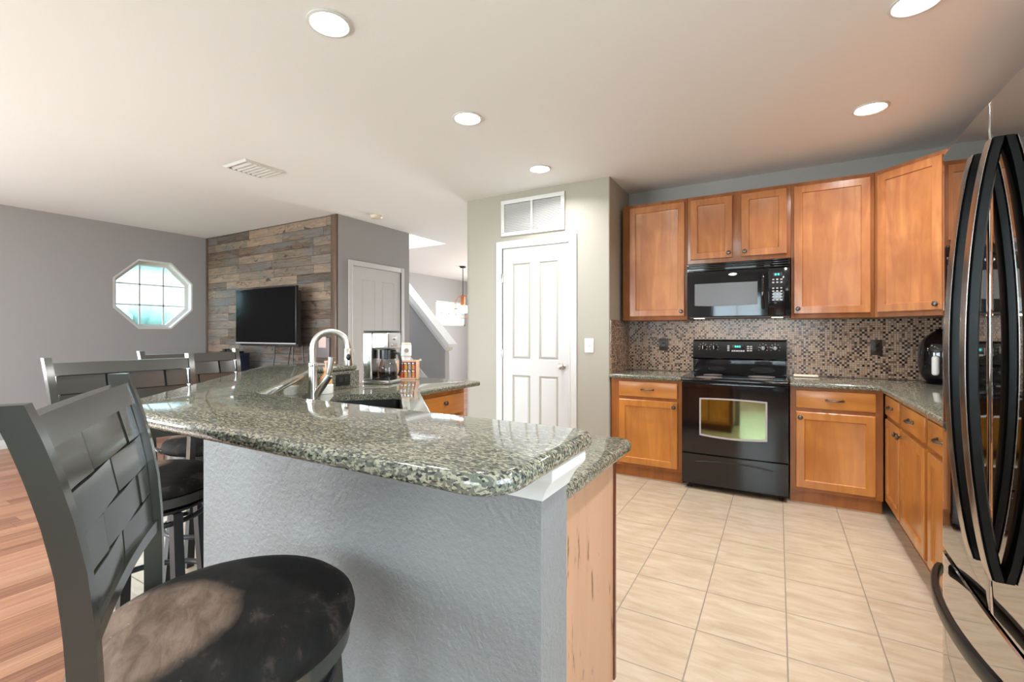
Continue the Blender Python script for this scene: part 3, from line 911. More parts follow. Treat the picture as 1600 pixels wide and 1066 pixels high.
# coffee maker
ca = 1.85                                           # turned towards the kitchen
cmx, cmy = -2.515, 2.47
cm = thing('coffee_maker', 'brushed steel drip coffee maker with a glass carafe on the lower counter', 'coffee maker', (cmx, cmy, .915), ca, local=True)
# local: front faces -y, x to the right
mb = MB()
mb.box(-.10, .10, -.105, .105, .001, .030, .010)
obj('base', mb, 'steel', cm)
obj('tower', MB().box(-.10, .10, .030, .105, .031, .372, .014, 4), 'steel', cm)
obj('head', MB().box(-.10, .10, -.100, .029, .250, .372, .014, 4), 'steel', cm)
obj('lid', MB().box(-.095, .095, -.095, .100, .373, .383, .004), 'black_side', cm)
obj('dial', MB().lathe([(.0, -.012), (.015, -.012), (.017, 0), (0, 0)], c=(.0, -.1005, .330), axis='y', n=20), 'chrome', cm)
mb = MB()
for i in range(4): mb.box(-.046 + i * .024, -.030 + i * .024, -.104, -.1005, .268, .292, .003)
obj('buttons', mb, 'chrome', cm)
mb = MB().lathe([(0, .036), (.058, .036), (.066, .05), (.068, .10), (.058, .15), (.046, .18), (.046, .19)], -.0, -.045, 28)
cf = obj('carafe', mb, 'glass', cm)
obj('coffee', MB().lathe([(0, .038), (.055, .038), (.062, .052), (.064, .085), (0, .085)], .0, -.045, 24), 'coffee', cf)
mb = MB()
mb.lathe([(.049, .178), (.060, .18), (.060, .245), (0, .248), (0, .19), (.046, .19)], -.0, -.045, 28)
obj('collar', mb, 'black_side', cf)
obj('base_band', MB().lathe([(.0, .0305), (.064, .0305), (.066, .046), (.060, .0465), (0, .037)], .0, -.045, 28), 'black_side', cf)
obj('handle', MB().tube([(-.02, -.10, .225), (-.03, -.145, .218), (-.035, -.163, .165), (-.035, -.163, .10), (-.03, -.145, .062)], .0105, 10), 'black_side', cf)

# spice rack and canister beyond the coffee maker
sr_ = thing('spice_rack', 'orange wooden spice rack with small jars on the lower counter', 'spice rack', (-2.555, 2.785, .915), .6, local=True)
mb = MB()
for x in (-.085, .065): mb.box(x, x + .02, -.04, .04, .001, .150, .003)
mb.box(-.064, .064, -.04, .04, .001, .012); mb.box(-.064, .064, -.04, .04, .138, .150)
obj('frame', mb, 'paleorange', sr_)
obj('back_panel', MB().box(-.064, .064, .032, .039, .013, .137), 'copper', sr_)
for i, (x, mt) in enumerate(((-.045, 'spice_red'), (-.015, 'spice_yellow'), (.015, 'spice_grey'), (.045, 'copper'))):
    for j in range(2):
        z = .014 + j * .061
        jar = obj('jar', MB().lathe([(0, z), (.0135, z), (.0135, z + .042), (.010, z + .046), (0, z + .046)], x, -.018, 14), mt, sr_)
        obj('lid', MB().lathe([(0, z + .0465), (.0125, z + .0465), (.0125, z + .057), (0, z + .057)], x, -.018, 14), 'chrome', jar)
obj('knob', MB().sphere((.10, -.02, .150), .013, n=8), 'chrome', sr_)
cx, cy, cz = -2.565, 2.775, 1.0655
cn = thing('canister', 'white patterned lidded canister standing on the orange spice rack', 'canister', (cx, cy, cz))
obj('body', MB().lathe([(0, cz), (.034, cz), (.034, cz + .030), (.040, cz + .036), (.040, cz + .115), (.037, cz + .120), (0, cz + .120)], cx, cy, 24), 'plastic_white', cn)
obj('lid', MB().lathe([(0, cz + .1205), (.038, cz + .1205), (.038, cz + .135), (.030, cz + .139), (0, cz + .139)], cx, cy, 24), 'cream', cn)
mb = MB().lathe([(.0, .0), (.018, .0), (.018, -.001), (0, -.001)], c=(0, 0, 0), axis='y', n=16)
obj('emblem', mb.xf(Matrix.Translation((cx + .0285, cy - .0285, cz + .078)) @ Matrix.Rotation(PI / 4, 4, 'Z')), 'spice_grey', cn)

# ------------------------------------------------------------------ kitchen base cabinets
def base_unit(label, x0, x1, yf, depth, doors, drawers, right=False):
    """yf = front face plane (faces -y). doors: (x0,x1,knob side); drawers: (x0,x1)"""
    w2 = lambda mb: mb
    t = thing('base_cabinet', label, 'cabinet', ((x0 + x1) / 2, yf + depth / 2, 0), group='base cabinets along the kitchen walls')
    obj('body', MB().box(x0, x1, yf, yf + depth, .10, .877), 'wood_frame', t)
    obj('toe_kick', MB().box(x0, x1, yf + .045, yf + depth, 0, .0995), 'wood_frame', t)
    for a, b, k in doors:
        d = obj('door', panel_face(MB(), a, b, .125, .693, yf - .020, .019, .054, .012), 'wood', t, angle=25)
        kx = a + .028 if k < 0 else b - .028
        obj('knob', round_knob(MB(), (kx, yf - .020, .652), (0, -1, 0)), 'pewter', d)
    for a, b in drawers:
        d = obj('drawer', MB().box(a, b, yf - .020, yf - .001, .722, .853, .005), 'wood_h', t)
        obj('pull', pull(MB(), ((a + b) / 2, yf - .020, .79), (1, 0, 0), (0, -1, 0)), 'pewter', d)
    return t
base_unit('honey wood base cabinet left of the range, one drawer over one door', -1.312, -.702, 4.10, .585, [(-1.237, -.735, 1)], [(-1.237, -.735)])
base_unit('honey wood base cabinet right of the range, one wide drawer over one door', .082, .640, 4.10, .585, [(.118, .598, -1)], [(.118, .598)])

def side_unit(label, y0, y1, doors, drawers):
    """fronts face -x at x = .66"""
    xf = .662
    t = thing('base_cabinet', label, 'cabinet', (.97, (y0 + y1) / 2, 0), group='base cabinets along the kitchen walls')
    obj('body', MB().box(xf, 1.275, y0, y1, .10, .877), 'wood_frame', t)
    obj('toe_kick', MB().box(xf + .045, 1.275, y0, y1, 0, .0995), 'wood_frame', t)
    def turn(mb): return mb.xf(Matrix(((0, 1, 0, 0), (-1, 0, 0, 0), (0, 0, 1, 0), (0, 0, 0, 1))))   # (x,y)->(y,-x)
    for a, b, k in doors:
        mb = panel_face(MB(), -b, -a, .125, .693, xf - .020, .019, .054, .012)
        d = obj('door', turn(mb), 'wood', t, angle=25)
        ky = a + .028 if k < 0 else b - .028
        obj('knob', round_knob(MB(), (xf - .020, ky, .652), (-1, 0, 0)), 'pewter', d)
    for a, b in drawers:
        d = obj('drawer', MB().box(xf - .020, xf - .001, a, b, .722, .853, .005), 'wood_hy', t)
        obj('pull', pull(MB(), (xf - .020, (a + b) / 2, .79), (0, 1, 0), (-1, 0, 0)), 'pewter', d)
side_unit('honey wood base cabinet on the right wall with two doors meeting at two knobs', 3.045, 4.095, [(3.64, 4.045, -1), (3.075, 3.60, 1)], [(3.66, 4.045), (3.075, 3.58)])
side_unit('honey wood base cabinet on the right wall next to the refrigerator', 2.06, 3.042, [(2.565, 3.01, -1), (2.09, 2.535, 1)], [(2.565, 3.01), (2.09, 2.535)])

tag(obj('countertop', slab([(-1.316, 4.052), (-.702, 4.052), (-.702, 4.685), (-1.316, 4.685)], .878, .915, .014), 'granite', loc=(-1.0, 4.37, .878)), 'short granite countertop left of the range', 'countertop')
ctp = fillet([(.080, 4.052), (.605, 4.052), (.605, 2.05), (1.276, 2.05), (1.276, 4.685), (.080, 4.685)], [0, .06, 0, 0, 0, 0])
tag(obj('countertop', slab(ctp, .878, .915, .014), 'granite', loc=(.9, 4.0, .878)), 'L-shaped granite countertop right of the range turning towards the refrigerator', 'countertop')

mb = MB()
mb.box(-1.318, XR - .001, YB - .009, YB - .0005, .916, 1.62)
mb.box(-1.3195, -1.310, 4.085, YB - .0095, .916, 1.402)
mb.box(XR - .009, XR - .0005, 2.05, YB - .0095, .916, 1.402)
struct('wall_backsplash', mb, 'mosaic', 'brown mosaic tile backsplash', 'backsplash')
outlet('outlet', 'brown outlet on the mosaic left of the range', -1.012, -.930, 1.112, 1.230, YB - .009, 'y', 'plastic_brown', 'black_side')
outlet('outlet', 'brown outlet on the mosaic right of the range near the air fryer', .648, .724, 1.104, 1.228, YB - .009, 'y', 'plastic_brown', 'black_side')

# ------------------------------------------------------------------ wall cabinets
UF, UB = 4.365, 4.68
def wall_unit(label, x0, x1, z0, z1, doors):
    t = thing('wall_cabinet', label, 'cabinet', ((x0 + x1) / 2, (UF + UB) / 2, z0), group='wall cabinets around the range')
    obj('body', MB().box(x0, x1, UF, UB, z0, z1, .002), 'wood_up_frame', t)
    for a, b, k in doors:
        d = obj('door', panel_face(MB(), a, b, z0 + .035, z1 - .03, UF - .020, .019, .056, .012), 'wood_up', t, angle=25)
        kx = a + .028 if k < 0 else b - .028
        obj('knob', round_knob(MB(), (kx, UF - .020, z0 + .075), (0, -1, 0)), 'pewter', d)
    return t
wall_unit('tall single-door wall cabinet left of the microwave', -1.285, -.700, 1.40, 2.487, [(-1.215, -.722, 1)])
wall_unit('short double-door wall cabinet above the microwave', -.698, .092, 1.892, 2.487, [(-.672, -.335, 1), (-.268, .065, -1)])
wall_unit('tall single-door wall cabinet right of the microwave', .094, .628, 1.40, 2.487, [(.112, .605, -1)])
dg = thing('wall_cabinet', 'diagonal corner wall cabinet beside the refrigerator', 'cabinet', (.95, 4.4, 1.40), group='wall cabinets around the range')
obj('body', MB().prism([(.630, 4.365), (.962, 4.033), (1.275, 4.033), (1.275, 4.675), (.630, 4.675)], 1.40, 2.487), 'wood_up_frame', dg)
L_ = .332 * math.sqrt(2)
mb = panel_face(MB(), .03, L_ - .022, 1.435, 2.457, -.020, .019, .056, .012)
Dg = Matrix.Translation((.630, 4.365, 0)) @ Matrix.Rotation(-PI / 4, 4, 'Z')
d = obj('door', mb.xf(Dg), 'wood_up', dg, angle=25)
obj('knob', round_knob(MB(), Dg @ Vector((L_ - .052, -.020, 1.475)), (-q2, -q2, 0)), 'pewter', d)
sw_ = thing('wall_cabinet', 'wall cabinet on the right wall, hidden behind the refrigerator and mirrored in its door', 'cabinet', (1.1, 3.1, 1.40), group='wall cabinets around the range')
obj('body', MB().box(.965, 1.275, 2.2, 4.031, 1.40, 2.487, .002), 'wood_up_frame', sw_)
for a, b in ((3.15, 4.0), (2.23, 3.11)):
    mb = panel_face(MB(), -b, -a, 1.435, 2.457, .945, .019, .056, .012)
    d = obj('door', mb.xf(Matrix(((0, 1, 0, 0), (-1, 0, 0, 0), (0, 0, 1, 0), (0, 0, 0, 1)))), 'wood_up', sw_, angle=25)
    obj('knob', round_knob(MB(), (.945, a + .03, 1.475), (-1, 0, 0)), 'pewter', d)

# ------------------------------------------------------------------ microwave over the range
mw = thing('microwave', 'black over-the-range microwave with a grey window', 'microwave', (-.303, 4.48, 1.415))
x0, x1, yf, z0, z1 = -.692, .086, 4.29, 1.415, 1.886
obj('case', MB().box(x0, x1, yf + .03, UB, z0 + .004, z1, .003), 'black_side', mw)
mb = MB()
mb.box(x0, x1, yf + .012, yf + .029, z1 - .075, z1 - .001, .003)
for i in range(4): mb.box(x0 + .01, x1 - .01, yf - .002, yf + .02, z1 - .016 - i * .018, z1 - .006 - i * .018, .003)
obj('vent_grille', mb, 'black', mw)
xd = x1 - .155
def bowed(x0, x1, z0, z1, y, t, bow, n=14):
    """panel whose front bows towards -y"""
    rings = []
    for i in range(n + 1):
        f = i / n; x = x0 + (x1 - x0) * f
        yy = y - bow * (1 - (2 * f - 1) ** 2)
        rings.append([(x, yy, z0), (x, y + t, z0), (x, y + t, z1), (x, yy, z1)])
    return rings
dr = obj('door', MB().loft(bowed(x0 + .002, xd, z0 + .012, z1 - .079, yf, .028, .012)), 'black', mw, angle=20)
mb = MB(); wx0, wx1, wz0, wz1 = x0 + .065, xd - .075, z0 + .105, z0 + .290
rows = []
for i in range(15):
    f = i / 14; x = wx0 + (wx1 - wx0) * f; fx_ = (x - x0) / (xd - x0)
    yy = yf - .012 * (1 - (2 * fx_ - 1) ** 2) - .0015
    e = .008 * (2 * f - 1) ** 2
    rows.append([(x, yy, wz0 - .010 + e), (x, yy, wz1), (x, yy + .001, wz1), (x, yy + .001, wz0 - .010 + e)])
obj('window', MB().loft(rows), 'mwglass', dr)
obj('handle', MB().tube([(xd - .035, yf - .006, z0 + .07), (xd - .035, yf - .034, z0 + .11), (xd - .035, yf - .040, z0 + .2), (xd - .035, yf - .034, z0 + .30), (xd - .035, yf - .006, z0 + .345)], .0125, 12), 'black', dr)
obj('badge', MB().lathe([(.0, 0), (1, 0), (1, -.003), (.9, -.0045), (0, -.0045)], c=(0, 0, 0), axis='y', n=28).xf(Matrix.Translation(((x0 + xd) / 2 + .055, yf - .0105, z1 - .112)) @ Matrix.Diagonal((.033, 1, .013, 1))), 'steel', dr)
cp = obj('control_panel', MB().box(xd + .003, x1 - .002, yf - .001, yf + .028, z0 + .012, z1 - .079, .003), 'black', mw)
obj('display', MB().box(xd + .035, xd + .10, yf - .003, yf - .001, z1 - .145, z1 - .118), 'black_side', cp)
for i in range(2): obj('digit', MB().box(xd + .048 + i * .02, xd + .060 + i * .02, yf - .0036, yf - .0031, z1 - .139, z1 - .125), 'tealglow', cp)
for r in range(8):
    for c in range(3):
        if r == 2: continue
        obj('button', MB().box(xd + .030 + c * .028, xd + .045 + c * .028, yf - .0028, yf - .0012, z1 - .178 - r * .0235, z1 - .167 - r * .0235, .001), 'grey_light', cp)
obj('underside_panel', MB().box(x0 + .02, x1 - .02, yf + .04, UB - .03, z0 - .003, z0 + .0035), 'grey_plate', mw)
for xx in (x0 + .05, x1 - .13): obj('task_light', MB().box(xx, xx + .08, yf + .06, yf + .12, z0 - .007, z0 - .0035), emis('task_lens', (1, .8, .55), 5), mw)
for xx in (x0 + .09, x1 - .09):
    l = bpy.data.lights.new('task_lamp', 'AREA'); l.size = .08; l.energy = .9; l.color = (1, .8, .55)
    lo = bpy.data.objects.new('task_lamp', l); COL.objects.link(lo); lo.parent = mw
    lo.location = Vector((xx, yf + .09, z0 - .012)) - OFF[mw.name]

# ------------------------------------------------------------------ range
rg = thing('range', 'black electric range with a smooth top and a coloured oven window', 'range', (-.31, 4.36, 0))
x0, x1 = -.690, .070
obj('body', MB().box(x0, x1, 4.055, 4.668, .045, .884, .003), 'black_side', rg)
mb = MB()
for xx in (x0 + .05, x1 - .05):
    for yy in (4.10, 4.62): mb.lathe([(0, .0), (.018, .0), (.018, .012), (.010, .016), (.010, .046), (0, .046)], xx, yy, 14)
obj('feet', mb, 'black_matte', rg)
ct = obj('cooktop', MB().box(x0 - .003, x1 + .003, 4.012, 4.61, .885, .912, .009, 3), 'black', rg)
for xx, yy, r in ((-.50, 4.17, .10), (-.12, 4.17, .075), (-.50, 4.44, .075), (-.12, 4.44, .10)):
    bm_ = MB()
    bm_.lathe([(r - .002, .9123), (r + .002, .9123), (r + .002, .9127), (r - .002, .9127), (r - .002, .9123)], xx, yy, 48)
    obj('burner_ring', bm_, 'grey_plate', ct)
bg = obj('backguard', MB().prism_x([(4.612, .913), (4.600, 1.04), (4.585, 1.055), (4.603, 1.205), (4.625, 1.222), (4.668, 1.222), (4.668, .913)], x0 + .004, x1 - .004), 'black', rg)
def on_guard(z): return 4.585 + (z - 1.055) / .15 * .018 - .001
for xx, s in ((-.60, 1), (-.508, 1), (-.112, 1), (-.02, 1)):
    z = 1.15; yy = on_guard(z)
    kb = obj('knob', MB().lathe([(0, -.026), (.017, -.026), (.020, -.020), (.022, -.002), (.028, 0), (0, 0)], c=(xx, yy, z), axis='y', n=24), 'black', bg)
    obj('pointer', MB().box(xx - .003, xx + .003, yy - .029, yy - .0262, z - .016, z + .016, .001), 'grey_light', kb)
mb = MB()
for xx in (-.60, -.508, -.112, -.02):
    for a in range(-120, 121, 40):
        t = math.radians(90 - a)
        cx, cz = xx + .036 * math.cos(t), 1.15 + .036 * math.sin(t)
        mb.box(cx - .0025, cx + .0025, on_guard(cz) - .0012, on_guard(cz) + .002, cz - .0025, cz + .0025)
obj('dial_marks', mb, 'grey_light', bg)
z = 1.158
obj('display', MB().box(-.355, -.262, on_guard(z) - .003, on_guard(z) + .002, 1.140, 1.178, .002), 'black_side', bg)
for i in range(3): obj('digit', MB().box(-.333 + i * .017, -.323 + i * .017, on_guard(z) - .0042, on_guard(z) - .0032, 1.152, 1.168), 'tealglow', bg)
mb = MB()
for r in range(4): mb.box(-.395, -.378, on_guard(1.125 + r * .014) - .0015, on_guard(1.125 + r * .014) + .002, 1.120 + r * .014, 1.129 + r * .014)
for r in range(3):
    for c in range(2): mb.box(-.238 + c * .024, -.220 + c * .024, on_guard(1.125 + r * .018) - .0015, on_guard(1.125 + r * .018) + .002, 1.120 + r * .018, 1.131 + r * .018)
for c in range(6): mb.box(-.360 + c * .018, -.346 + c * .018, on_guard(1.122) - .0015, on_guard(1.122) + .002, 1.115, 1.128)
obj('keypad', mb, 'grey_light', bg)
obj('badge', MB().lathe([(.0, 0), (1, 0), (1, -.003), (0, -.0045)], axis='y', n=28).xf(Matrix.Translation((-.308, 4.597, 1.075)) @ Matrix.Diagonal((.026, 1, .009, 1))), 'steel', bg)
rows = bowed(x0, x1, .305, .876, 4.030, .024, .012)
od = obj('oven_door', MB().loft(rows), 'black', rg, angle=20)
obj('door_handle', MB().loft(bowed(x0 + .004, x1 - .004, .842, .872, 4.003, .018, .022)), 'black', od, angle=20)
def win(a, b, c, d, off, bowz, n=16):
    R = []
    for i in range(n + 1):
        f = i / n; x = a + (b - a) * f; g_ = (x - x0) / (x1 - x0)
        yy = 4.030 - .012 * (1 - (2 * g_ - 1) ** 2) - off
        e = bowz * (1 - (2 * f - 1) ** 2)
        R.append([(x, yy, c - e), (x, yy, d + e * .5), (x, yy + .001, d + e * .5), (x, yy + .001, c - e)])
    return MB().loft(R)
obj('window_frame', win(-.553, -.069, .452, .755, .0012, .014), 'grey_light', od)
obj('window', win(-.541, -.081, .466, .744, .0026, .012), 'ovenglass', od)
dw = obj('storage_drawer', MB().loft(bowed(x0, x1, .052, .292, 4.034, .020, .010)), 'black', rg, angle=20)
pts = [(x0 + .10 + (x1 - x0 - .20) * i / 16, 4.034 - .010 * (1 - (2 * (i / 16 * .75 + .13) - 1) ** 2) - .002, .232 + .022 * (1 - (2 * i / 16 - 1) ** 2) ) for i in range(17)]
obj('drawer_grip', MB().tube(pts, .006, 8), 'black_side', dw)

# ------------------------------------------------------------------ refrigerator
fr_ = thing('refrigerator', 'tall black stainless french-door refrigerator at the right edge', 'refrigerator', (.86, 1.58, 0))
FX, FY0, FYM, FY1, FZ = .452, 1.145, 1.572, 2.005, 1.852
obj('body', MB().box(.525, 1.262, FY0 + .005, FY1 - .005, .03, FZ - .012, .004), 'fridge_side', fr_)
obj('base_grille', MB().box(.56, 1.25, FY0 + .02, FY1 - .02, 0, .029), 'black_matte', fr_)
def fdoor(y0, y1, z0, z1, bow, rl, rh):
    """front bows towards -x; rl/rh = rounding at the low/high y edge"""
    pts = []
    n = 20
    for i in range(n + 1):
        f = i / n; y = y0 + (y1 - y0) * f
        g_ = (y - FY0) / (FY1 - FY0)
        x = FX + .010 - bow * (1 - (2 * g_ - 1) ** 2)
        dl, dh = y - y0, y1 - y
        if dl < rl: x += rl - math.sqrt(max(rl * rl - (rl - dl) ** 2, 0))
        if dh < rh: x += rh - math.sqrt(max(rh * rh - (rh - dh) ** 2, 0))
        pts.append((x, y))
    # denser rounding at the ends
    ends = []
    for r, y_e, s in ((rl, y0, 1), (rh, y1, -1)):
        for k in range(1, 6):
            d = r * (1 - math.cos(PI / 2 * k / 6))
            y = y_e + s * d; g_ = (y - FY0) / (FY1 - FY0)
            ends.append((FX + .010 - bow * (1 - (2 * g_ - 1) ** 2) + r - math.sqrt(max(r * r - (r - d) ** 2, 0)), y))
    pts = sorted(pts + ends, key=lambda p: p[1])
    poly = pts + [(.522, y1), (.522, y0)]
    mb = MB(); e = .004
    ins = inset(poly, e)
    mb.loft([[(x, y, z0) for x, y in ins], [(x, y, z0 + e) for x, y in poly], [(x, y, z1 - e) for x, y in poly], [(x, y, z1) for x, y in ins]])
    return mb
fd1 = obj('door', fdoor(FYM + .003, FY1, .592, FZ, .010, .004, .022), 'fridge', fr_, angle=30)
fd2 = obj('door', fdoor(FY0, FYM - .003, .592, FZ, .010, .022, .004), 'fridge', fr_, angle=30)
fz_ = obj('freezer_drawer', fdoor(FY0, FY1, .05, .580, .010, .022, .022), 'fridge', fr_, angle=30)
def flat_bar(pts, wdir, hw, ht, out):
    """rectangular bar swept along pts; hw half width along wdir, ht half thickness along out"""
    w_, o_ = Vector(wdir), Vector(out)
    mb = MB()
    mb.loft([[Vector(p) + w_ * hw * a + o_ * ht * b for a, b in ((-1, -.6), (-.6, -1), (.6, -1), (1, -.6), (1, .6), (.6, 1), (-.6, 1), (-1, .6))] for p in pts])
    return mb
for dd, y in ((fd1, FYM + .052), (fd2, FYM - .068)):
    pts = []
    for i in range(29):
        f = i / 28; z = .705 + (1.735 - .705) * f
        pts.append((FX - .004 - .046 * (1 - (2 * f - 1) ** 2) ** .85 - .004, y, z))
    hb_ = obj('handle', flat_bar(pts, (0, 1, 0), .021, .0125, (1, 0, 0)), 'handle_black', dd, angle=50)
    obj('reflection_strip', flat_bar([(p[0] - .0133, p[1], p[2]) for p in pts], (0, 1, 0), .0195, .0012, (1, 0, 0)), 'handle_reflection', hb_, angle=50)  # pale strip standing in for the reflection along the bar
pts = []
for i in range(29):
    f = i / 28; y = FY0 + .06 + (FY1 - FY0 - .12) * f
    pts.append((FX - .004 - .062 * (1 - (2 * f - 1) ** 2) ** .8 - .004, y, .535))
obj('handle', flat_bar(pts, (0, 0, 1), .019, .010, (1, 0, 0)), 'handle_black', fz_, angle=50)
dp = obj('water_dispenser', MB().box(FX - .002, FX + .02, 1.735, 1.935, .98, 1.30, .004), 'black_side', fd1)
obj('drip_tray', MB().box(FX - .008, FX - .0025, 1.76, 1.91, .985, 1.005, .002), 'black_matte', dp)

# ------------------------------------------------------------------ counter things
af = thing('air_fryer', 'glossy black egg-shaped air fryer with a pale front handle in the counter corner', 'air fryer', (1.045, 4.47, .915), -.5, local=True)
mb = MB(); prof = []
for i in range(21):
    t = i / 20; z = .0125 + .375 * t
    r = .145 * (1 - abs(2 * t * .97 - .86) ** 3.2 * .55)
    prof.append((r, z))
prof = [(0, .001), (.10, .001), (.128, .006)] + prof + [(.06, .395), (0, .397)]
obj('shell', MB().lathe(prof, 0, 0, 40), 'black', af)
mb = MB().box(-.020, .020, -.185, -.138, .065, .205, .018, 4)
obj('handle', mb, 'plastic_white', af)['label'] = 'pale upright front handle'
obj('control_ring', MB().tube([(.10 * math.cos(t), -.1 * abs(math.sin(t)) * 1.12 - .025, .255 + .004 * math.sin(t)) for t in [-PI + PI * i / 16 for i in range(17)]], .004, 8), 'chrome', af)
tag(obj('spoon_rest', MB().box(.115, .29, 4.53, 4.62, .916, .934, .008, 3), 'cream', loc=(.2, 4.57, .916)), 'flat cream tray lying on the counter right of the range', 'tray')

# ------------------------------------------------------------------ television corner
tv = thing('television', 'black flat television mounted on the reclaimed plank wall', 'television', (-5.6, 3.55, 1.13))
tx0, tx1, tz0, tz1, ty = -6.25, -4.985, 1.147, 1.857, 3.50
obj('case', MB().box(tx0, tx1, ty + .002, ty + .035, tz0, tz1, .003), 'black_side', tv)
obj('rear_housing', MB().box(tx0 + .04, tx1 - .01, ty + .036, ty + .085, tz0 - .03, tz1 - .06, .01), 'black_matte', tv)
obj('screen', MB().box(tx0 + .012, tx1 - .012, ty, ty + .003, tz0 + .020, tz1 - .012), 'screen', tv)
obj('bottom_strip', MB().box(tx0 + .004, tx1 - .004, ty - .001, ty + .002, tz0 + .001, tz0 + .014), 'grey_light', tv)
obj('wall_mount', MB().box(-5.8, -5.3, ty + .0855, YT - .0085, 1.35, 1.65, .005), 'black_matte', tv)
for i, (xa, xb, zz) in enumerate(((-5.75, -5.77, .55), (-5.42, -5.47, .6), (-5.36, -5.33, .55), (-4.91, -4.94, .5), (-5.16, -5.13, .5))):
    pts = [(xa + (xb - xa) * f + .012 * math.sin(f * 7 + i), YT - .016, 1.16 - (1.16 - zz) * f) for f in [k / 14 for k in range(15)]]
    if i in (3,): pts = [(x - .12, y, z) for x, y, z in pts]
    tag(obj('cable', MB().tube(pts, .0055, 6), 'black_side', loc=(xa, YT - .016, zz)), 'thin dark cable hanging down the plank wall below the television', 'cable', 'cables below the television')
wp = thing('wall_control_panel', 'grey wall panel with a pale pink square plate on the plank wall seen through the faucet arch', 'wall panel', (-4.72, YT, 1.0))
obj('box', MB().box(-4.90, -4.65, YT - .030, YT - .0085, .985, 1.225, .003), 'grey_plate', wp)
obj('plate', MB().box(-4.835, -4.70, YT - .036, YT - .0305, 1.105, 1.235, .003), 'pinkwhite', wp)
mc = thing('media_cabinet', 'navy blue cabinet standing under the left side of the television', 'cabinet', (-6.33, 3.45, 0))
obj('body', MB().box(-6.64, -6.024, 3.345, 3.556, .06, 1.0, .004), 'navy', mc)
obj('top', MB().box(-6.65, -6.020, 3.325, 3.560, 1.0005, 1.018, .003), 'navy', mc)
for a, b in ((-6.62, -6.34), (-6.33, -6.045)):
    d = obj('door', MB().box(a, b, 3.327, 3.344, .09, .97, .003), 'navy', mc)
    obj('knob', round_knob(MB(), ((b - .03) if a < -6.5 else a + .03, 3.327, .6), (0, -1, 0)), 'pewter', d)
for xx in (-6.60, -6.065):
    for yy in (3.38, 3.52): obj('foot', MB().box(xx - .02, xx + .02, yy - .02, yy + .02, 0, .0595), 'navy', mc)
bd = thing('game_console', 'small black device on the navy cabinet below the television', 'electronics', (-6.24, 3.44, 1.0185))
obj('case', MB().box(-6.39, -6.09, 3.37, 3.52, 1.019, 1.045, .004), 'black_side', bd)
obj('controller', MB().box(-6.37, -6.31, 3.39, 3.47, 1.0455, 1.075, .010), 'black_matte', bd)
obj('controller', MB().box(-6.26, -6.15, 3.39, 3.47, 1.0455, 1.062, .008), 'black_matte', bd)

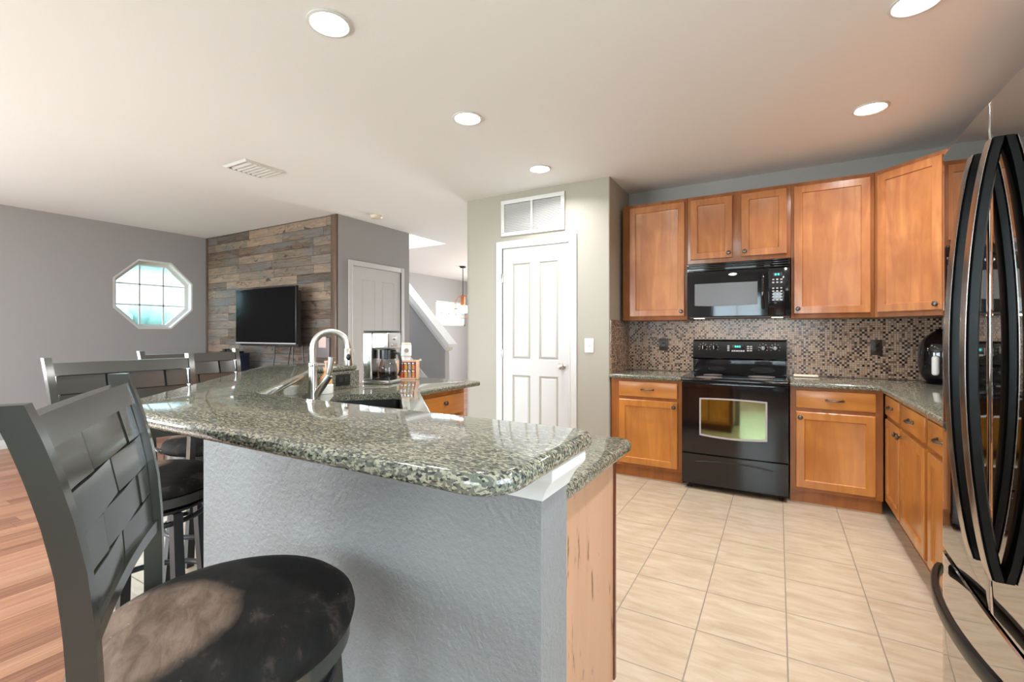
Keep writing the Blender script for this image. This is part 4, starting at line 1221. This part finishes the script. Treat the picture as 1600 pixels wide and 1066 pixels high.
# ------------------------------------------------------------------ bar stools
def make_stool(label):
    """seat faces +y, back on the -y side, swivel base"""
    t = thing('bar_stool', label, 'bar stool', group='swivel stools along the bar', local=True)
    rs = .236
    mb = MB().lathe([(0, .688), (rs - .02, .688), (rs - .003, .694), (rs, .708), (rs - .004, .724), (rs - .022, .740), (rs - .06, .751), (rs - .12, .757), (0, .760)], n=48)
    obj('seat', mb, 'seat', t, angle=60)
    mb = MB().lathe([(0, .648), (rs - .018, .648), (rs - .010, .652), (rs - .010, .684), (rs - .016, .687), (0, .687)], n=48)
    obj('seat_ring', mb, 'stool', t)
    obj('swivel_plate', MB().lathe([(0, .622), (.20, .622), (.208, .627), (.208, .634), (.11, .640), (.11, .6475), (0, .6475)], n=32), 'stool_metal', t)
    path = [(.635, -.155), (.72, -.155), (.80, -.156), (.88, -.159), (.96, -.166), (1.03, -.178), (1.09, -.192), (1.14, -.206), (1.19, -.223)]
    def yb(z):
        for (z0, y0), (z1, y1) in zip(path, path[1:]):
            if z <= z1: return y0 + (y1 - y0) * (z - z0) / (z1 - z0)
        return path[-1][1]
    def sp(z): return .224 + .032 * (z - .635) / .555
    def Wd(z): return sp(z) - .0132
    for s in (-1, 1):
        mb = MB(); rings = []
        for i in range(25):
            z = .635 + (1.19 - .635) * i / 24
            y = yb(z); hx, hy = .0120, .0165
            xx = s * sp(z)
            rings.append([(xx - hx, y - hy, z), (xx + hx, y - hy, z), (xx + hx, y + hy, z), (xx - hx, y + hy, z)])
        mb.loft(rings)
        obj('back_post', mb, 'stool', t)
    def cross(z0, z1, d0, d1, arch=0):
        rings = []
        for i in range(13):
            f = i / 12 * 2 - 1; x = f * Wd(z0); x1 = f * Wd(z1); a = arch * (1 - f * f); c = -.005 * (1 - f * f)
            rings.append([(x, yb(z0) + d0 + c, z0 + a), (x, yb(z0) + d1 + c, z0 + a), (x1, yb(z1) + d1 + c, z1 + a), (x1, yb(z1) + d0 + c, z1 + a)])
        return MB().loft(rings)
    for s in (-1, 1):
        obj('bracket', MB().tube([(s * .224, -.137, .700), (s * .218, -.11, .690), (s * .175, -.085, .668)], .011, 10), 'stool', t)
    obj('top_rail', cross(1.125, 1.170, -.010, .012), 'stool', t)
    obj('bottom_rail', cross(.838, .862, -.010, .012, .010), 'stool', t)
    # woven slats: four courses of bent tiles
    mb = MB()
    zr = [1.1235, 1.0545, .9885, .925, .864]
    splits = [(0, .20, .66, 1), (0, .46, 1), (0, .19, .69, 1), (0, .49, 1)]
    for r in range(4):
        for a, b in zip(splits[r], splits[r][1:]):
            z1, z0 = zr[r] - .0015, zr[r + 1] + .0015
            W_ = Wd(z0)
            xa, xb = -W_ + 2 * W_ * a + (.0045 if a > 0 else .001), -W_ + 2 * W_ * b - (.0045 if b < 1 else .001)
            full = (b - a) > .4
            cols = [xa, (xa + xb) / 2, xb]
            def F(x): return -.005 * (1 - (x / W_) ** 2)
            rings = []
            for j, x in enumerate(cols):
                d = (.0045 if j == 1 else .0005) if full else (.0025 if ((j == 0) == (a > 0)) else .0)
                lo = yb(z0) + F(x) + .002 + d; hi = yb(z1) + F(x) + .002 + d
                rings.append([(x, lo, z0), (x, lo - .009, z0), (x, hi - .009, z1), (x, hi, z1)])
            mb.loft(rings)
    obj('back_slats', mb, 'stool', t, angle=8)
    rings = []
    for i in range(13):
        f = i / 12 * 2 - 1; x = f * Wd(.87); c = -.005 * (1 - f * f)
        rings.append([(x, yb(z) - .010 + c, z) for z in (.87, .95, 1.03, 1.1235)])
    mb = MB(); mb.loft(rings, close=False)
    obj('dark_gap_sheet', mb, 'black_matte', t)  # black sheet added behind the slats so the gaps read dark
    # swivel base: four splayed legs, rings
    for k in range(4):
        a = PI / 2 * k + .04
        u = Vector((math.cos(a), math.sin(a), 0)); w = Vector((-u.y, u.x, 0))
        rings = []
        for i in range(11):
            f = i / 10; z = .621 * (1 - f)
            r = .190 + .050 * f ** 1.25
            hw = .017 + .003 * f
            c = u * r + Vector((0, 0, z))
            rings.append([c - u * hw - w * hw, c + u * hw - w * hw, c + u * hw + w * hw, c - u * hw + w * hw])
        obj('leg', MB().loft(rings), 'stool_metal', t)
    obj('upper_ring', MB().tube([(.190 * math.cos(q), .190 * math.sin(q), .585) for q in [2 * PI * i / 40 for i in range(40)]], .010, 8, closed=True), 'stool_metal', t)
    obj('footrest_ring', MB().tube([(.228 * math.cos(q), .228 * math.sin(q), .30) for q in [2 * PI * i / 48 for i in range(48)]], .0115, 10, closed=True), 'stool_metal', t)
    return t
STOOLS = [((-.940, .514), math.radians(-31.5), 'dark bar stool in the foreground with a woven back and a suede seat with a brown patch'),
          ((-2.095, .85), -PI / 2, 'second dark bar stool, tucked at the bend of the bar behind the foreground stool'),
          ((-2.575, 1.325), -PI / 2, 'farthest dark bar stool, next to the navy cabinet in view')]
proto = make_stool(STOOLS[0][2])
for i, ((x, y), a, lab) in enumerate(STOOLS):
    o = proto if i == 0 else copy_tree(proto)
    o.location = (x, y, 0); o.rotation_euler = (0, 0, a); o['label'] = lab
    if i: o.scale = (.92, .95, 1)
